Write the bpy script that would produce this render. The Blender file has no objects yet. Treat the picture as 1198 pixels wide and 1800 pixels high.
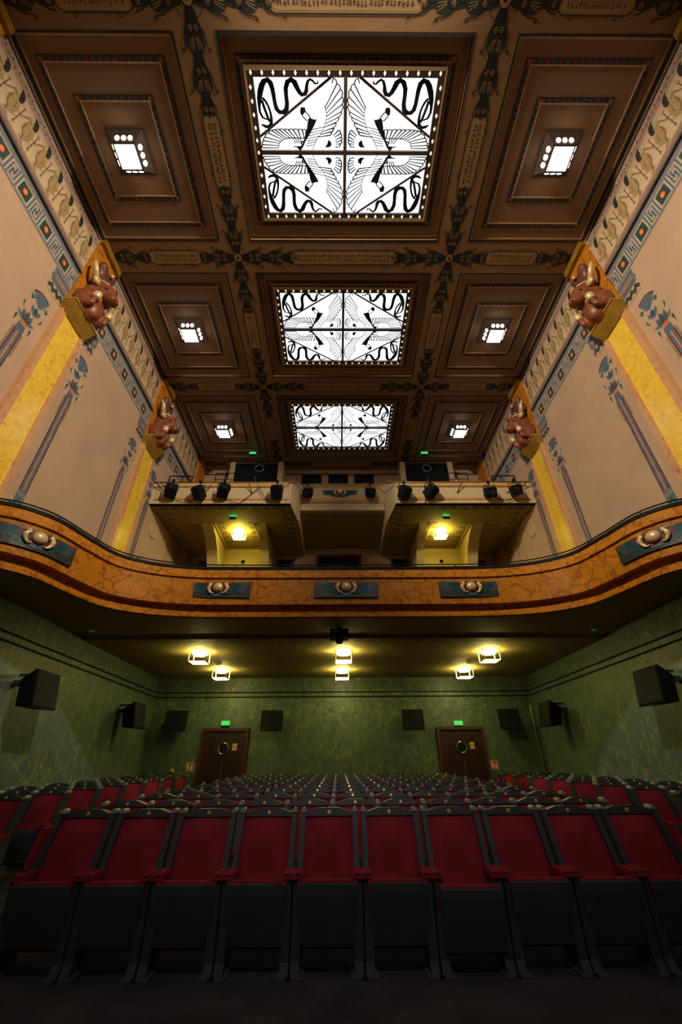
import bpy, bmesh, math, random
from mathutils import Vector, Matrix
from mathutils.geometry import tessellate_polygon
random.seed(7)
S = bpy.context.scene
COL = S.collection
PI = math.pi
sin, cos = math.sin, math.cos

# ------------------------------------------------------------------ camera
cam_data = bpy.data.cameras.new('camera')
cam = bpy.data.objects.new('camera', cam_data)
COL.objects.link(cam)
cam_data.sensor_fit = 'HORIZONTAL'
cam_data.sensor_width = 36.0
cam_data.lens = 717.16 / 1198 * 36.0
cam_data.clip_start = 0.05
t_, y_, r_ = math.radians(31.946), math.radians(0.555), math.radians(-0.419)
fw = Vector((sin(y_) * cos(t_), cos(y_) * cos(t_), sin(t_)))
rt = Vector((cos(y_), -sin(y_), 0))
up = rt.cross(fw)
rt, up = rt * cos(r_) + up * sin(r_), -rt * sin(r_) + up * cos(r_)
M = Matrix.Identity(4)
for i in range(3):
    M[i][0], M[i][1], M[i][2] = rt[i], up[i], -fw[i]
M[0][3], M[1][3], M[2][3] = -0.175, 0.0, 1.32
cam.matrix_world = M
S.camera = cam

# ------------------------------------------------------------------ world and exposure
w = bpy.data.worlds.new('world')
S.world = w
w.use_nodes = True
w.node_tree.nodes['Background'].inputs['Color'].default_value = (0.02, 0.025, 0.03, 1)
w.node_tree.nodes['Background'].inputs['Strength'].default_value = 0.0
S.view_settings.view_transform = 'Standard'
S.view_settings.look = 'None'
S.view_settings.exposure = 0.0
S.view_settings.gamma = 1.0
S.view_settings.use_curve_mapping = False
WALL_FILL_W = 6900.0
STALLS_FILL_W = 950.0
PANE_E = 1.5        # skylight panes
BOX_E = 3.0         # ceiling box lamps
LAN_E = 26.0        # yellow lanterns



def spot(name, loc, aim, power, col, cone, blend=.6, radius=.35):
    l = bpy.data.lights.new(name, 'SPOT')
    l.energy, l.color, l.spot_size, l.spot_blend, l.shadow_soft_size = power, col, math.radians(cone), blend, radius
    o = bpy.data.objects.new(name, l)
    COL.objects.link(o)
    o.location = loc
    o.rotation_euler = (Vector(aim) - Vector(loc)).to_track_quat('-Z', 'Y').to_euler()
    return o


# fill spots added unseen behind the camera, each brightening the opposite side wall
for s_ in (-1, 1):
    spot('added_wall_fill', (s_ * 4.6, -2.4, 11.9), (-s_ * 6.1, 7.3, 8.7), WALL_FILL_W, (1.0, .82, .60), 60, .85)

# one dimmer added fill spot between them, out of view, brightening the stalls
spot('added_stalls_fill', (0, -2.5, 11.6), (0, 8.5, 1.0), STALLS_FILL_W, (1.0, .90, .80), 46, 1.0)

# ------------------------------------------------------------------ materials
MATS = {}


def nodes_of(name):
    m = bpy.data.materials.new(name)
    m.use_nodes = True
    nt = m.node_tree
    b = nt.nodes['Principled BSDF']
    MATS[name] = m
    return m, nt, b


def N(nt, typ, **kw):
    n = nt.nodes.new(typ)
    for k, v in kw.items():
        setattr(n, k, v)
    return n


def rgb(c):
    return (c[0], c[1], c[2], 1.0)


def ramp(nt, fac, stops):
    r = N(nt, 'ShaderNodeValToRGB')
    el = r.color_ramp.elements
    el[0].position, el[0].color = stops[0][0], rgb(stops[0][1])
    el[1].position, el[1].color = stops[-1][0], rgb(stops[-1][1])
    for p, c in stops[1:-1]:
        e = el.new(p)
        e.color = rgb(c)
    nt.links.new(fac, r.inputs['Fac'])
    return r.outputs['Color']


def noise(nt, scale, detail=4, rough=.6, vec=None, dist=0.0):
    n = N(nt, 'ShaderNodeTexNoise')
    n.inputs['Scale'].default_value = scale
    n.inputs['Detail'].default_value = detail
    n.inputs['Roughness'].default_value = rough
    n.inputs['Distortion'].default_value = dist
    if vec is None:
        vec = N(nt, 'ShaderNodeTexCoord').outputs['Object']
    nt.links.new(vec, n.inputs['Vector'])
    return n


def mixc(nt, fac, a, b, mode='MIX'):
    m = N(nt, 'ShaderNodeMix', data_type='RGBA', blend_type=mode)
    for sock, v in ((m.inputs[0], fac), (m.inputs[6], a), (m.inputs[7], b)):
        if isinstance(v, (int, float)):
            sock.default_value = v
        elif isinstance(v, tuple):
            sock.default_value = rgb(v)
        else:
            nt.links.new(v, sock)
    return m.outputs[2]


def plain(name, col, rough=.6, metal=0.0, var=.12, scale=6.0, spec=.5, bump=0.0, sheen=0.0, coat=0.0):
    m, nt, b = nodes_of(name)
    n = noise(nt, scale)
    lo = tuple(max(0, c * (1 - var)) for c in col)
    hi = tuple(min(1, c * (1 + var)) for c in col)
    c = ramp(nt, n.outputs['Fac'], [(.3, lo), (.7, hi)])
    nt.links.new(c, b.inputs['Base Color'])
    b.inputs['Roughness'].default_value = rough
    b.inputs['Metallic'].default_value = metal
    b.inputs['Specular IOR Level'].default_value = spec
    b.inputs['Coat Weight'].default_value = coat
    if sheen:
        b.inputs['Sheen Weight'].default_value = sheen
        b.inputs['Sheen Roughness'].default_value = .4
        b.inputs['Sheen Tint'].default_value = rgb(tuple(min(1, c * 4) for c in col))
    if bump:
        bp = N(nt, 'ShaderNodeBump')
        bp.inputs['Strength'].default_value = bump
        bp.inputs['Distance'].default_value = .01
        nb = noise(nt, scale * 12)
        nt.links.new(nb.outputs['Fac'], bp.inputs['Height'])
        nt.links.new(bp.outputs['Normal'], b.inputs['Normal'])
    return m


def glow(name, col, strength, base=(.8, .8, .8), cloud=0.0):
    m, nt, b = nodes_of(name)
    b.inputs['Base Color'].default_value = rgb(base)
    b.inputs['Emission Color'].default_value = rgb(col)
    b.inputs['Emission Strength'].default_value = strength
    if cloud:
        n = noise(nt, .9, 2)
        c = ramp(nt, n.outputs['Fac'], [(.3, tuple(x * (1 - cloud) for x in col)), (.7, col)])
        nt.links.new(c, b.inputs['Emission Color'])
    return m


def marble(name, c0, c1, vein, scale=2.0, vw=.03, rough=.35, stretch=(1, 1, 1), dist=.35, patch=.5, coat=0.0, fine=1.0, spec=.5):
    m, nt, b = nodes_of(name)
    tc = N(nt, 'ShaderNodeTexCoord').outputs['Object']
    mp = N(nt, 'ShaderNodeMapping')
    mp.inputs['Scale'].default_value = stretch
    nt.links.new(tc, mp.inputs['Vector'])
    v0 = mp.outputs['Vector']
    nz = noise(nt, scale * 1.3, 5, .65, v0)
    vm = N(nt, 'ShaderNodeVectorMath', operation='MULTIPLY_ADD')
    nt.links.new(nz.outputs['Color'], vm.inputs[0])
    vm.inputs[1].default_value = (dist, dist, dist)
    nt.links.new(v0, vm.inputs[2])
    vo = N(nt, 'ShaderNodeTexVoronoi', feature='DISTANCE_TO_EDGE')
    vo.inputs['Scale'].default_value = scale
    nt.links.new(vm.outputs[0], vo.inputs['Vector'])
    ln = ramp(nt, vo.outputs['Distance'], [(0.0, (1, 1, 1)), (vw, (0, 0, 0))])
    mk = noise(nt, scale * .8, 3, .6, v0)
    mkc = ramp(nt, mk.outputs['Fac'], [(patch - .08, (0, 0, 0)), (patch + .12, (1, 1, 1))])
    fac = mixc(nt, 1.0, ln, mkc, 'MULTIPLY')
    bn = noise(nt, scale * 1.6 * fine, 6, .7, v0, .8)
    base = ramp(nt, bn.outputs['Fac'], [(.33, c0), (.68, c1)])
    nt.links.new(mixc(nt, fac, base, vein), b.inputs['Base Color'])
    b.inputs['Roughness'].default_value = rough
    b.inputs['Specular IOR Level'].default_value = spec
    b.inputs['Coat Weight'].default_value = coat
    b.inputs['Coat Roughness'].default_value = .15
    return m


plain('wall_tan', (.46, .31, .20), .75, var=.07, scale=1.2, bump=.05)
plain('ceiling_paint', (.27, .155, .07), .7, var=.08, scale=1.5)
plain('coffer_paint', (.26, .155, .085), .65, var=.06, scale=1.5)
plain('soffit_paint', (.29, .215, .06), .7, var=.08, scale=1.5)
plain('cream_paint', (.50, .37, .22), .7, var=.08, scale=3)
plain('pier_paint', (.52, .41, .16), .65, var=.06, scale=3)
plain('wing_cream', (.56, .44, .26), .6, var=.06, scale=3)
plain('black_paint', (.007, .008, .010), .7, var=.2, spec=.2)
plain('black_line', (.02, .018, .02), .6, var=.2)
plain('dark_teal', (.010, .014, .017), .6, var=.2)
plain('gold_line', (.34, .22, .085), .55, var=.1)
plain('cart_tan', (.36, .235, .115), .7, var=.1, scale=4)
plain('maroon_dark', (.06, .012, .014), .6, var=.2)
plain('teal_dark', (.012, .024, .024), .6, var=.2)
plain('maroon_paint', (.15, .022, .03), .6, var=.2)
plain('red_paint', (.17, .026, .018), .6, var=.2)
plain('blue_paint', (.05, .13, .20), .6, var=.15)
plain('navy_paint', (.03, .07, .12), .6, var=.2)
plain('grey_blue', (.11, .14, .19), .6, var=.15)
plain('mauve_paint', (.25, .165, .12), .7, var=.1)
plain('pink_tan', (.36, .225, .15), .7, var=.1)
plain('teal_paint', (.006, .06, .057), .6, var=.2)
plain('green_paint', (.01, .10, .055), .6, var=.2)
plain('leaf_dark', (.012, .024, .014), .7, var=.3)
plain('orange_paint', (.68, .22, .045), .6, var=.15)
plain('olive_skin', (.33, .22, .09), .7, var=.15)
plain('light_skin', (.36, .31, .14), .7, var=.15)
plain('brown_paint', (.10, .045, .03), .7, var=.2)
plain('moulding_light', (.50, .36, .22), .5, var=.08)
plain('dark_brown', (.055, .035, .026), .5, var=.2)
plain('bronze_frame', (.06, .042, .033), .45, var=.2)
plain('gilt', (.55, .33, .06), .35, var=.15, scale=10, metal=.35)
plain('gilt_dark', (.30, .17, .02), .3, var=.25, scale=5, metal=.25)
plain('pale_gold', (.66, .49, .25), .35, var=.1, metal=.2)
plain('bull_red', (.20, .055, .022), .42, var=.25, scale=5, spec=.5)
plain('bull_brown', (.12, .042, .03), .4, var=.2, scale=5)
plain('velvet_red', (.23, .016, .032), .85, var=.25, scale=4, spec=.2, sheen=.15, bump=.1)
plain('seat_under', (.060, .074, .092), .8, var=.1, spec=.2)
plain('seat_black', (.021, .025, .028), .5, var=.15, spec=.4)
plain('post_grey', (.035, .045, .050), .5, var=.1, spec=.4)
plain('cap_grey', (.17, .185, .19), .4, var=.1)
plain('brass', (.80, .55, .22), .3, var=.1, metal=.5)
plain('chrome', (.75, .72, .65), .18, var=.05, metal=1.0)
plain('screen_white', (.75, .76, .80), .8, var=.03)
plain('steel', (.35, .35, .34), .3, var=.1, metal=.8)
plain('carpet', (.042, .044, .050), .95, var=.35, scale=2.2, spec=.1, bump=.2)
plain('spot_black', (.006, .007, .009), .7, var=.2, spec=.15)
plain('glass_dark', (.012, .016, .02), .08, var=.1)
plain('door_wood', (.030, .008, .006), .45, var=.3, scale=3)
plain('door_frame_wood', (.08, .022, .014), .4, var=.25, scale=4)
plain('sign_red', (.55, .03, .02), .5, var=.05)
plain('sign_white', (.85, .80, .70), .5, var=.03)
plain('sign_yellow', (.80, .55, .16), .5, var=.05)
plain('extinguisher_red', (.12, .01, .01), .3, var=.1)
plain('plaque_grey', (.022, .025, .022), .5, var=.2)
plain('plaque_teal', (.012, .14, .17), .45, var=.2, scale=12)
plain('plaque_maroon', (.20, .05, .06), .5, var=.2, scale=12)
plain('plaque_navy', (.08, .13, .19), .45, var=.25, scale=12)
plain('white_frame', (.85, .75, .45), .4, var=.05)
marble('marble_orange', (.36, .130, .009), (.52, .205, .016), (.20, .055, .005), 3.6, .07, .5, dist=.35, patch=.40, spec=.12)
marble('marble_border', (.55, .30, .07), (.62, .30, .06), (.42, .13, .02), 6.0, .05, .5, patch=.45)
marble('marble_yellow', (.76, .45, .022), (.92, .65, .085), (.45, .22, .02), 2.6, .035, .24, dist=.5, patch=.5, coat=.35, fine=1.6)
marble('marble_pink', (.56, .29, .13), (.64, .35, .15), (.36, .12, .06), 5.0, .05, .35, stretch=(1, 1, .7), patch=.46, coat=.25)
marble('marble_green', (.054, .092, .076), (.110, .165, .128), (.42, .36, .10), 4.2, .034, .45, stretch=(1, 1, .6), dist=.45, patch=.49)
glow('pane_glow', (.95, .98, 1.0), PANE_E, cloud=.12)
glow('diamond_glow', (1.0, .88, .72), .9)
glow('box_glow', (1.0, .97, .92), BOX_E)
glow('round_glow', (1.0, .90, .76), BOX_E * 4)
glow('lantern_glow', (1.0, .87, .27), LAN_E)
glow('lantern_high_glow', (1.0, .84, .16), LAN_E * 1.15)
glow('exit_glow', (.02, .55, .10), 1.1, (.02, .4, .1))
glow('exit_dim', (.02, .50, .16), .08, (.02, .3, .1))


# ------------------------------------------------------------------ mesh helpers
class MB:
    def __init__(s):
        s.v, s.f, s.m = [], [], []

    def poly(s, pts, mi=0):
        k = len(s.v)
        s.v += [tuple(p) for p in pts]
        s.f.append(tuple(range(k, k + len(pts))))
        s.m.append(mi)

    def fill(s, p2, fr, w=0.0, mi=0):
        k = len(s.v)
        s.v += [tuple(fr(a, b, w)) for a, b in p2]
        for t in tessellate_polygon([[Vector((a, b, 0)) for a, b in p2]]):
            s.f.append(tuple(k + i for i in t))
            s.m.append(mi)

    def prism(s, p2, w0, w1, fr=None, mi=0, side=None):
        fr = fr or (lambda a, b, c: (a, b, c))
        s.fill(p2, fr, w0, mi)
        s.fill(p2, fr, w1, mi)
        n = len(p2)
        for i in range(n):
            a, b = p2[i], p2[(i + 1) % n]
            s.poly([fr(a[0], a[1], w0), fr(b[0], b[1], w0), fr(b[0], b[1], w1), fr(a[0], a[1], w1)], mi if side is None else side)

    def box(s, lo, hi, mi=0, fr=None):
        fr = fr or (lambda a, b, c: (a, b, c))
        (x0, y0, z0), (x1, y1, z1) = lo, hi
        P = [fr(*p) for p in ((x0, y0, z0), (x1, y0, z0), (x1, y1, z0), (x0, y1, z0), (x0, y0, z1), (x1, y0, z1), (x1, y1, z1), (x0, y1, z1))]
        k = len(s.v)
        s.v += [tuple(p) for p in P]
        for f in ((3, 2, 1, 0), (4, 5, 6, 7), (0, 1, 5, 4), (1, 2, 6, 5), (2, 3, 7, 6), (3, 0, 4, 7)):
            s.f.append(tuple(k + i for i in f))
            s.m.append(mi)

    def hexa(s, P, mi=0):
        k = len(s.v)
        s.v += [tuple(p) for p in P]
        for f in ((3, 2, 1, 0), (4, 5, 6, 7), (0, 1, 5, 4), (1, 2, 6, 5), (2, 3, 7, 6), (3, 0, 4, 7)):
            s.f.append(tuple(k + i for i in f))
            s.m.append(mi)

    def tube(s, pts, r, n=8, mi=0):
        pts = [Vector(p) for p in pts]
        rr = r if isinstance(r, (list, tuple)) else [r] * len(pts)
        k = len(s.v)
        prev = None
        for i, p in enumerate(pts):
            d = (pts[min(i + 1, len(pts) - 1)] - pts[max(i - 1, 0)]).normalized()
            if prev is None:
                a = Vector((0, 0, 1)) if abs(d.z) < .9 else Vector((1, 0, 0))
                u = d.cross(a).normalized()
            else:
                u = (prev - d * prev.dot(d)).normalized()
            prev = u
            v = d.cross(u)
            for j in range(n):
                t = 2 * PI * j / n
                s.v.append(tuple(p + (u * cos(t) + v * sin(t)) * rr[i]))
        for i in range(len(pts) - 1):
            for j in range(n):
                a, b = k + i * n + j, k + i * n + (j + 1) % n
                s.f.append((a, b, b + n, a + n))
                s.m.append(mi)
        s.f.append(tuple(k + j for j in reversed(range(n))))
        s.m.append(mi)
        e = k + (len(pts) - 1) * n
        s.f.append(tuple(e + j for j in range(n)))
        s.m.append(mi)

    def lathe(s, prof, n=16, c=(0, 0, 0), R=None, mi=0):
        k = len(s.v)
        R = R or Matrix.Identity(3)
        c = Vector(c)
        for r, z in prof:
            for j in range(n):
                t = 2 * PI * j / n
                s.v.append(tuple(c + R @ Vector((r * cos(t), r * sin(t), z))))
        for i in range(len(prof) - 1):
            for j in range(n):
                a, b = k + i * n + j, k + i * n + (j + 1) % n
                s.f.append((a, b, b + n, a + n))
                s.m.append(mi)
        if prof[0][0] > 1e-5:
            s.f.append(tuple(k + j for j in reversed(range(n))))
            s.m.append(mi)
        if prof[-1][0] > 1e-5:
            e = k + (len(prof) - 1) * n
            s.f.append(tuple(e + j for j in range(n)))
            s.m.append(mi)

    def ell(s, c, r, n=14, m=9, R=None, mi=0):
        prof = [(max(1e-4, sin(PI * i / m)), -cos(PI * i / m)) for i in range(m + 1)]
        k = len(s.v)
        s.lathe(prof, n, (0, 0, 0), None, mi)
        c = Vector(c)
        R = R or Matrix.Identity(3)
        for i in range(k, len(s.v)):
            p = s.v[i]
            s.v[i] = tuple(c + R @ Vector((p[0] * r[0], p[1] * r[1], p[2] * r[2])))

    def ribbon(s, p2, wd, fr, w=0.0, mi=0, closed=False, thick=0.0):
        n = len(p2)
        ww = wd if isinstance(wd, (list, tuple)) else [wd] * n
        L, Rr = [], []
        for i in range(n):
            if closed:
                a, b = p2[i - 1], p2[(i + 1) % n]
            else:
                a, b = p2[max(i - 1, 0)], p2[min(i + 1, n - 1)]
            dx, dy = b[0] - a[0], b[1] - a[1]
            l = math.hypot(dx, dy) or 1
            k = ww[i] / 2
            if 0 < i < n - 1 or closed:
                p, q = p2[i - 1], p2[i]
                ex, ey = q[0] - p[0], q[1] - p[1]
                el = math.hypot(ex, ey) or 1
                cs = abs((ex * dx + ey * dy) / (el * l))
                k /= max(cs, .55)
            nx, ny = -dy / l * k, dx / l * k
            L.append((p2[i][0] + nx, p2[i][1] + ny))
            Rr.append((p2[i][0] - nx, p2[i][1] - ny))
        rng = range(n) if closed else range(n - 1)
        for i in rng:
            j = (i + 1) % n
            s.poly([fr(*L[i], w), fr(*L[j], w), fr(*Rr[j], w), fr(*Rr[i], w)], mi)
            if thick:
                s.poly([fr(*L[i], w), fr(*L[j], w), fr(*L[j], w + thick), fr(*L[i], w + thick)], mi)
                s.poly([fr(*Rr[i], w), fr(*Rr[j], w), fr(*Rr[j], w + thick), fr(*Rr[i], w + thick)], mi)

    def disc(s, c, r, fr, w=0.0, mi=0, n=14, ry=None):
        ry = ry or r
        s.poly([fr(c[0] + r * cos(2 * PI * i / n), c[1] + ry * sin(2 * PI * i / n), w) for i in range(n)], mi)

    def mesh(s, name, mats, off=(0, 0, 0), smooth=False):
        me = bpy.data.meshes.new(name)
        o = Vector(off)
        me.from_pydata([tuple(Vector(v) - o) for v in s.v], [], s.f)
        for m in mats:
            me.materials.append(MATS[m])
        me.polygons.foreach_set('material_index', s.m)
        if smooth:
            me.polygons.foreach_set('use_smooth', [True] * len(s.f))
        me.update()
        return me

    def build(s, name, mats, parent=None, off=(0, 0, 0), smooth=False, **props):
        if isinstance(mats, str):
            mats = [mats]
        me = s.mesh(name, mats, off, smooth)
        return link(name, me, parent, **props)


def link(name, me, parent=None, loc=None, **props):
    o = bpy.data.objects.new(name, me)
    COL.objects.link(o)
    if parent is not None:
        o.parent = parent
    if loc is not None:
        o.location = loc
    for k, v in props.items():
        o[k] = v
    return o


def thing(name, label, cat, loc=(0, 0, 0), rz=0.0, group=None):
    o = bpy.data.objects.new(name, None)
    o.empty_display_size = .1
    COL.objects.link(o)
    o.location = loc
    o.rotation_euler = (0, 0, rz)
    o['label'], o['category'] = label, cat
    if group:
        o['group'] = group
    return o


def tag(o, label, cat, group=None):
    o['label'], o['category'] = label, cat
    if group:
        o['group'] = group
    return o


def dup(root, loc=None, rz=None, label=None, group=None):
    r = root.copy()
    COL.objects.link(r)
    if loc is not None:
        r.location = loc
    if rz is not None:
        r.rotation_euler = (0, 0, rz)
    if label:
        r['label'] = label
    if group:
        r['group'] = group
    for ch in list(root.children):
        c = ch.copy()
        COL.objects.link(c)
        c.parent = r
        for g in list(ch.children):
            d = g.copy()
            COL.objects.link(d)
            d.parent = c
    return r


def catmull(pts, n=6):
    out = []
    P = [Vector(p) for p in pts]
    for i in range(len(P) - 1):
        p0, p1, p2, p3 = P[max(i - 1, 0)], P[i], P[i + 1], P[min(i + 2, len(P) - 1)]
        for k in range(n):
            t = k / n
            out.append(.5 * ((2 * p1) + (p2 - p0) * t + (2 * p0 - 5 * p1 + 4 * p2 - p3) * t * t + (3 * p1 - p0 - 3 * p2 + p3) * t ** 3))
    out.append(P[-1])
    return out


ORD = ['first', 'second', 'third', 'fourth', 'fifth', 'sixth', 'seventh', 'eighth', 'ninth', 'tenth', 'eleventh', 'twelfth']
HX = 6.09           # half width of the hall
YB = 14.5           # rear wall
ZC = 12.57          # ceiling beams
YF = -2.9           # wall behind the camera
ZM = 4.2            # floor of the first balcony: tan wall above, green marbling below


def floor_z(y):
    return max(0.0, (y - 4.7) * .0185)


# ------------------------------------------------------------------ room shell
b = MB()
b.poly([(-HX, YF, 0), (HX, YF, 0), (HX, 4.7, 0), (-HX, 4.7, 0)])
b.poly([(-HX, 4.7, 0), (HX, 4.7, 0), (HX, YB, floor_z(YB)), (-HX, YB, floor_z(YB))])
b.build('floor', 'carpet', kind='structure')

XS = [-HX, -6.03, -3.148, -2.345, 2.345, 3.148, 6.03, HX]
YS = [YF, -2.55, .88, 1.68, 5.115, 5.92, 9.36, 10.2, 13.607, YB]
b = MB()
COFF = []
for i in range(7):
    for j in range(9):
        x0, x1, y0, y1 = XS[i], XS[i + 1], YS[j], YS[j + 1]
        if i in (1, 3, 5) and j in (1, 3, 5, 7):
            d = .17 if i == 3 else .05
            COFF.append((x0, x1, y0, y1, d, i == 3, (j - 1) // 2))
            z1 = ZC + d
            b.poly([(x0, y0, z1), (x1, y0, z1), (x1, y1, z1), (x0, y1, z1)], 1)
            for p, q in (((x0, y0), (x1, y0)), ((x1, y0), (x1, y1)), ((x1, y1), (x0, y1)), ((x0, y1), (x0, y0))):
                b.poly([(p[0], p[1], ZC), (q[0], q[1], ZC), (q[0], q[1], z1), (p[0], p[1], z1)], 1)
        else:
            b.poly([(x0, y0, ZC), (x1, y0, ZC), (x1, y1, ZC), (x0, y1, ZC)])
ceiling = b.build('ceiling', ['ceiling_paint', 'coffer_paint'], kind='structure')


def side_wall(sx, name):
    b = MB()
    X = sx * HX
    b.poly([(X, YF, ZM), (X, YB, ZM), (X, YB, ZC + .3), (X, YF, ZC + .3)], 0)
    b.poly([(X, YF, -.05), (X, YB, -.05), (X, YB, ZM), (X, YF, ZM)], 1)
    return b.build(name, ['wall_tan', 'marble_green'], kind='structure')


wall_l = side_wall(-1, 'wall_left')
wall_r = side_wall(1, 'wall_right')
b = MB()
b.poly([(-HX, YB, ZM), (HX, YB, ZM), (HX, YB, ZC + .3), (-HX, YB, ZC + .3)], 0)
b.poly([(-HX, YB, -.05), (HX, YB, -.05), (HX, YB, ZM), (-HX, YB, ZM)], 1)
wall_b = b.build('wall_back', ['wall_tan', 'marble_green'], kind='structure')
b = MB()
b.poly([(-HX, YF, -.05), (HX, YF, -.05), (HX, YF, ZC + .3), (-HX, YF, ZC + .3)], 0)
b.box((-4.4, YF + .01, 1.4), (4.4, YF + .04, 7.4), 1)
b.build('wall_front', ['black_paint', 'screen_white'], kind='structure')


def FW(sx):
    return lambda u, v, w: (sx * (HX - w), u, v)


FL, FRt = FW(-1), FW(1)


def FC(z):
    return lambda u, v, w: (u, v, z - w)


# ---- mouldings and dentil borders of the coffers
STR = ['red_paint', 'black_line', 'navy_paint', 'black_line']


def dentil_ring(x0, x1, y0, y1, wd, z, parent):
    fr = FC(z)
    b = MB()
    h = .012
    step = .066
    def strip(ax, a0, a1, c0, c1):
        n = max(4, int((a1 - a0) / step))
        for k in range(n):
            p, q = a0 + (a1 - a0) * k / n, a0 + (a1 - a0) * (k + 1) / n
            mi = (0, 1, 2, 1)[k % 4]
            q -= 0.0
            pts = [(p, c0), (q, c0), (q, c1), (p, c1)] if ax == 0 else [(c0, p), (c0, q), (c1, q), (c1, p)]
            b.poly([fr(u, v, h) for u, v in pts], mi)
    strip(0, x0 + wd, x1 - wd, y0, y0 + wd)
    strip(0, x0 + wd, x1 - wd, y1 - wd, y1)
    strip(1, y0 + wd, y1 - wd, x0, x0 + wd)
    strip(1, y0 + wd, y1 - wd, x1 - wd, x1)
    for cx in (x0 + wd / 2, x1 - wd / 2):
        for cy in (y0 + wd / 2, y1 - wd / 2):
            b.box((cx - wd / 2, cy - wd / 2, z - h), (cx + wd / 2, cy + wd / 2, z), 3)
    i0 = .012
    for (a, c) in ((0, 1), (wd, -1)):
        p = [(x0 + a, y0 + a), (x1 - a, y0 + a), (x1 - a, y1 - a), (x0 + a, y1 - a)]
        b.ribbon(p, .022, fr, h + .003, 4 if a else 5, closed=True, thick=-.014)
    return b.build('dentil_border', ['red_paint', 'black_line', 'navy_paint', 'coffer_paint', 'moulding_light', 'black_line'], parent)


for (x0, x1, y0, y1, d, ctr, bay) in COFF:
    b = MB()
    p = [(x0, y0), (x1, y0), (x1, y1), (x0, y1)]
    b.ribbon(p, .045, FC(ZC), .004, 0, closed=True)
    q = [(x0 + .04, y0 + .04), (x1 - .04, y0 + .04), (x1 - .04, y1 - .04), (x0 + .04, y1 - .04)]
    b.ribbon(q, .03, FC(ZC + d), .012, 1, closed=True, thick=-.012)
    b.build('coffer_moulding', ['black_line', 'moulding_light'], ceiling)
    if ctr:
        dentil_ring(-2.105, 2.105, y0 + .29, y1 - .29, .085, ZC + d, ceiling)
    else:
        s = -1 if x0 < 0 else 1
        a, c = sorted((s * 3.425, s * 5.79))
        dentil_ring(a, c, y0 + .30, y1 - .30, .085, ZC + d, ceiling)
        a, c = sorted((s * 3.835, s * 5.37))
        dentil_ring(a, c, y0 + .83, y1 - .84, .085, ZC + d, ceiling)

# ---- painted chains and cartouches on the beams
def chain_unit(b, fr, half=False):
    body = [(-.05, 0), (-.02, .06), (.06, .10), (.16, .115), (.25, .12), (.33, .09), (.36, 0)]
    b.fill(body + [(u, -v) for u, v in body[-2:0:-1]], fr, .003, 0)
    if not half:
        fan = [(.22, .13), (.30, .165), (.40, .175), (.47, .165), (.54, .10), (.60, .05), (.60, 0)]
        b.fill(fan + [(u, -v) for u, v in fan[::-1][1:]], fr, .002, 5)
        for k in (-3, -2, -1, 1, 2, 3):
            b.ribbon([(.34, .02 * k), (.42, .033 * k), (.50 + .02 * abs(k) % 3 * .02, .045 * k)], .011, fr, .004, 1)
    for sg in (1, -1):
        wing = [(.17, .115), (.24, .155), (.34, .195), (.44, .205), (.49, .215), (.52, .235), (.50, .26), (.47, .245)]
        if half:
            wing = [(.10, .10), (.2, .15), (.3, .16)]
        b.ribbon([(u, v * sg) for u, v in wing], .022, fr, .005, 2)
        c = (.225, .052 * sg)
        b.disc(c, .040, fr, .006, 1, 12)
        b.disc(c, .027, fr, .008, 0, 12)
        b.disc(c, .012, fr, .0095, 1, 8)
    b.fill([(.28, -.05), (.30, 0), (.28, .05), (.33, .03), (.345, 0), (.33, -.03)], fr, .006, 3)
    b.fill([(.02, -.03), (.02, .03), (.13, .045), (.13, -.045)], fr, .0055, 4)


CHM = ['dark_teal', 'gold_line', 'black_line', 'maroon_dark', 'dark_teal', 'teal_dark']
bm_full, bm_half = MB(), MB()
chain_unit(bm_full, FC(0))
chain_unit(bm_half, FC(0), True)
me_full, me_half = bm_full.mesh('chain_motif', CHM), bm_half.mesh('chain_motif', CHM)
bm_med = MB()
bm_med.disc((0, 0), .115, FC(0), .008, 2, 20)
bm_med.disc((0, 0), .095, FC(0), .010, 1, 20)
bm_med.disc((0, 0), .035, FC(0), .012, 0, 12)
for k in range(4):
    a = k * PI / 2 + PI / 4
    bm_med.ribbon([(.10 * cos(a - .75), .10 * sin(a - .75)), (.26 * cos(a - .35), .26 * sin(a - .35)), (.27 * cos(a), .27 * sin(a)), (.26 * cos(a + .35), .26 * sin(a + .35)), (.10 * cos(a + .75), .10 * sin(a + .75))], .012, FC(0), .004, 2)
me_med = bm_med.mesh('medallion', CHM)


def motif(name, me, x, y, rz):
    o = link(name, me, ceiling, (x, y, ZC))
    o.rotation_euler = (0, 0, rz)
    return o


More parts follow.
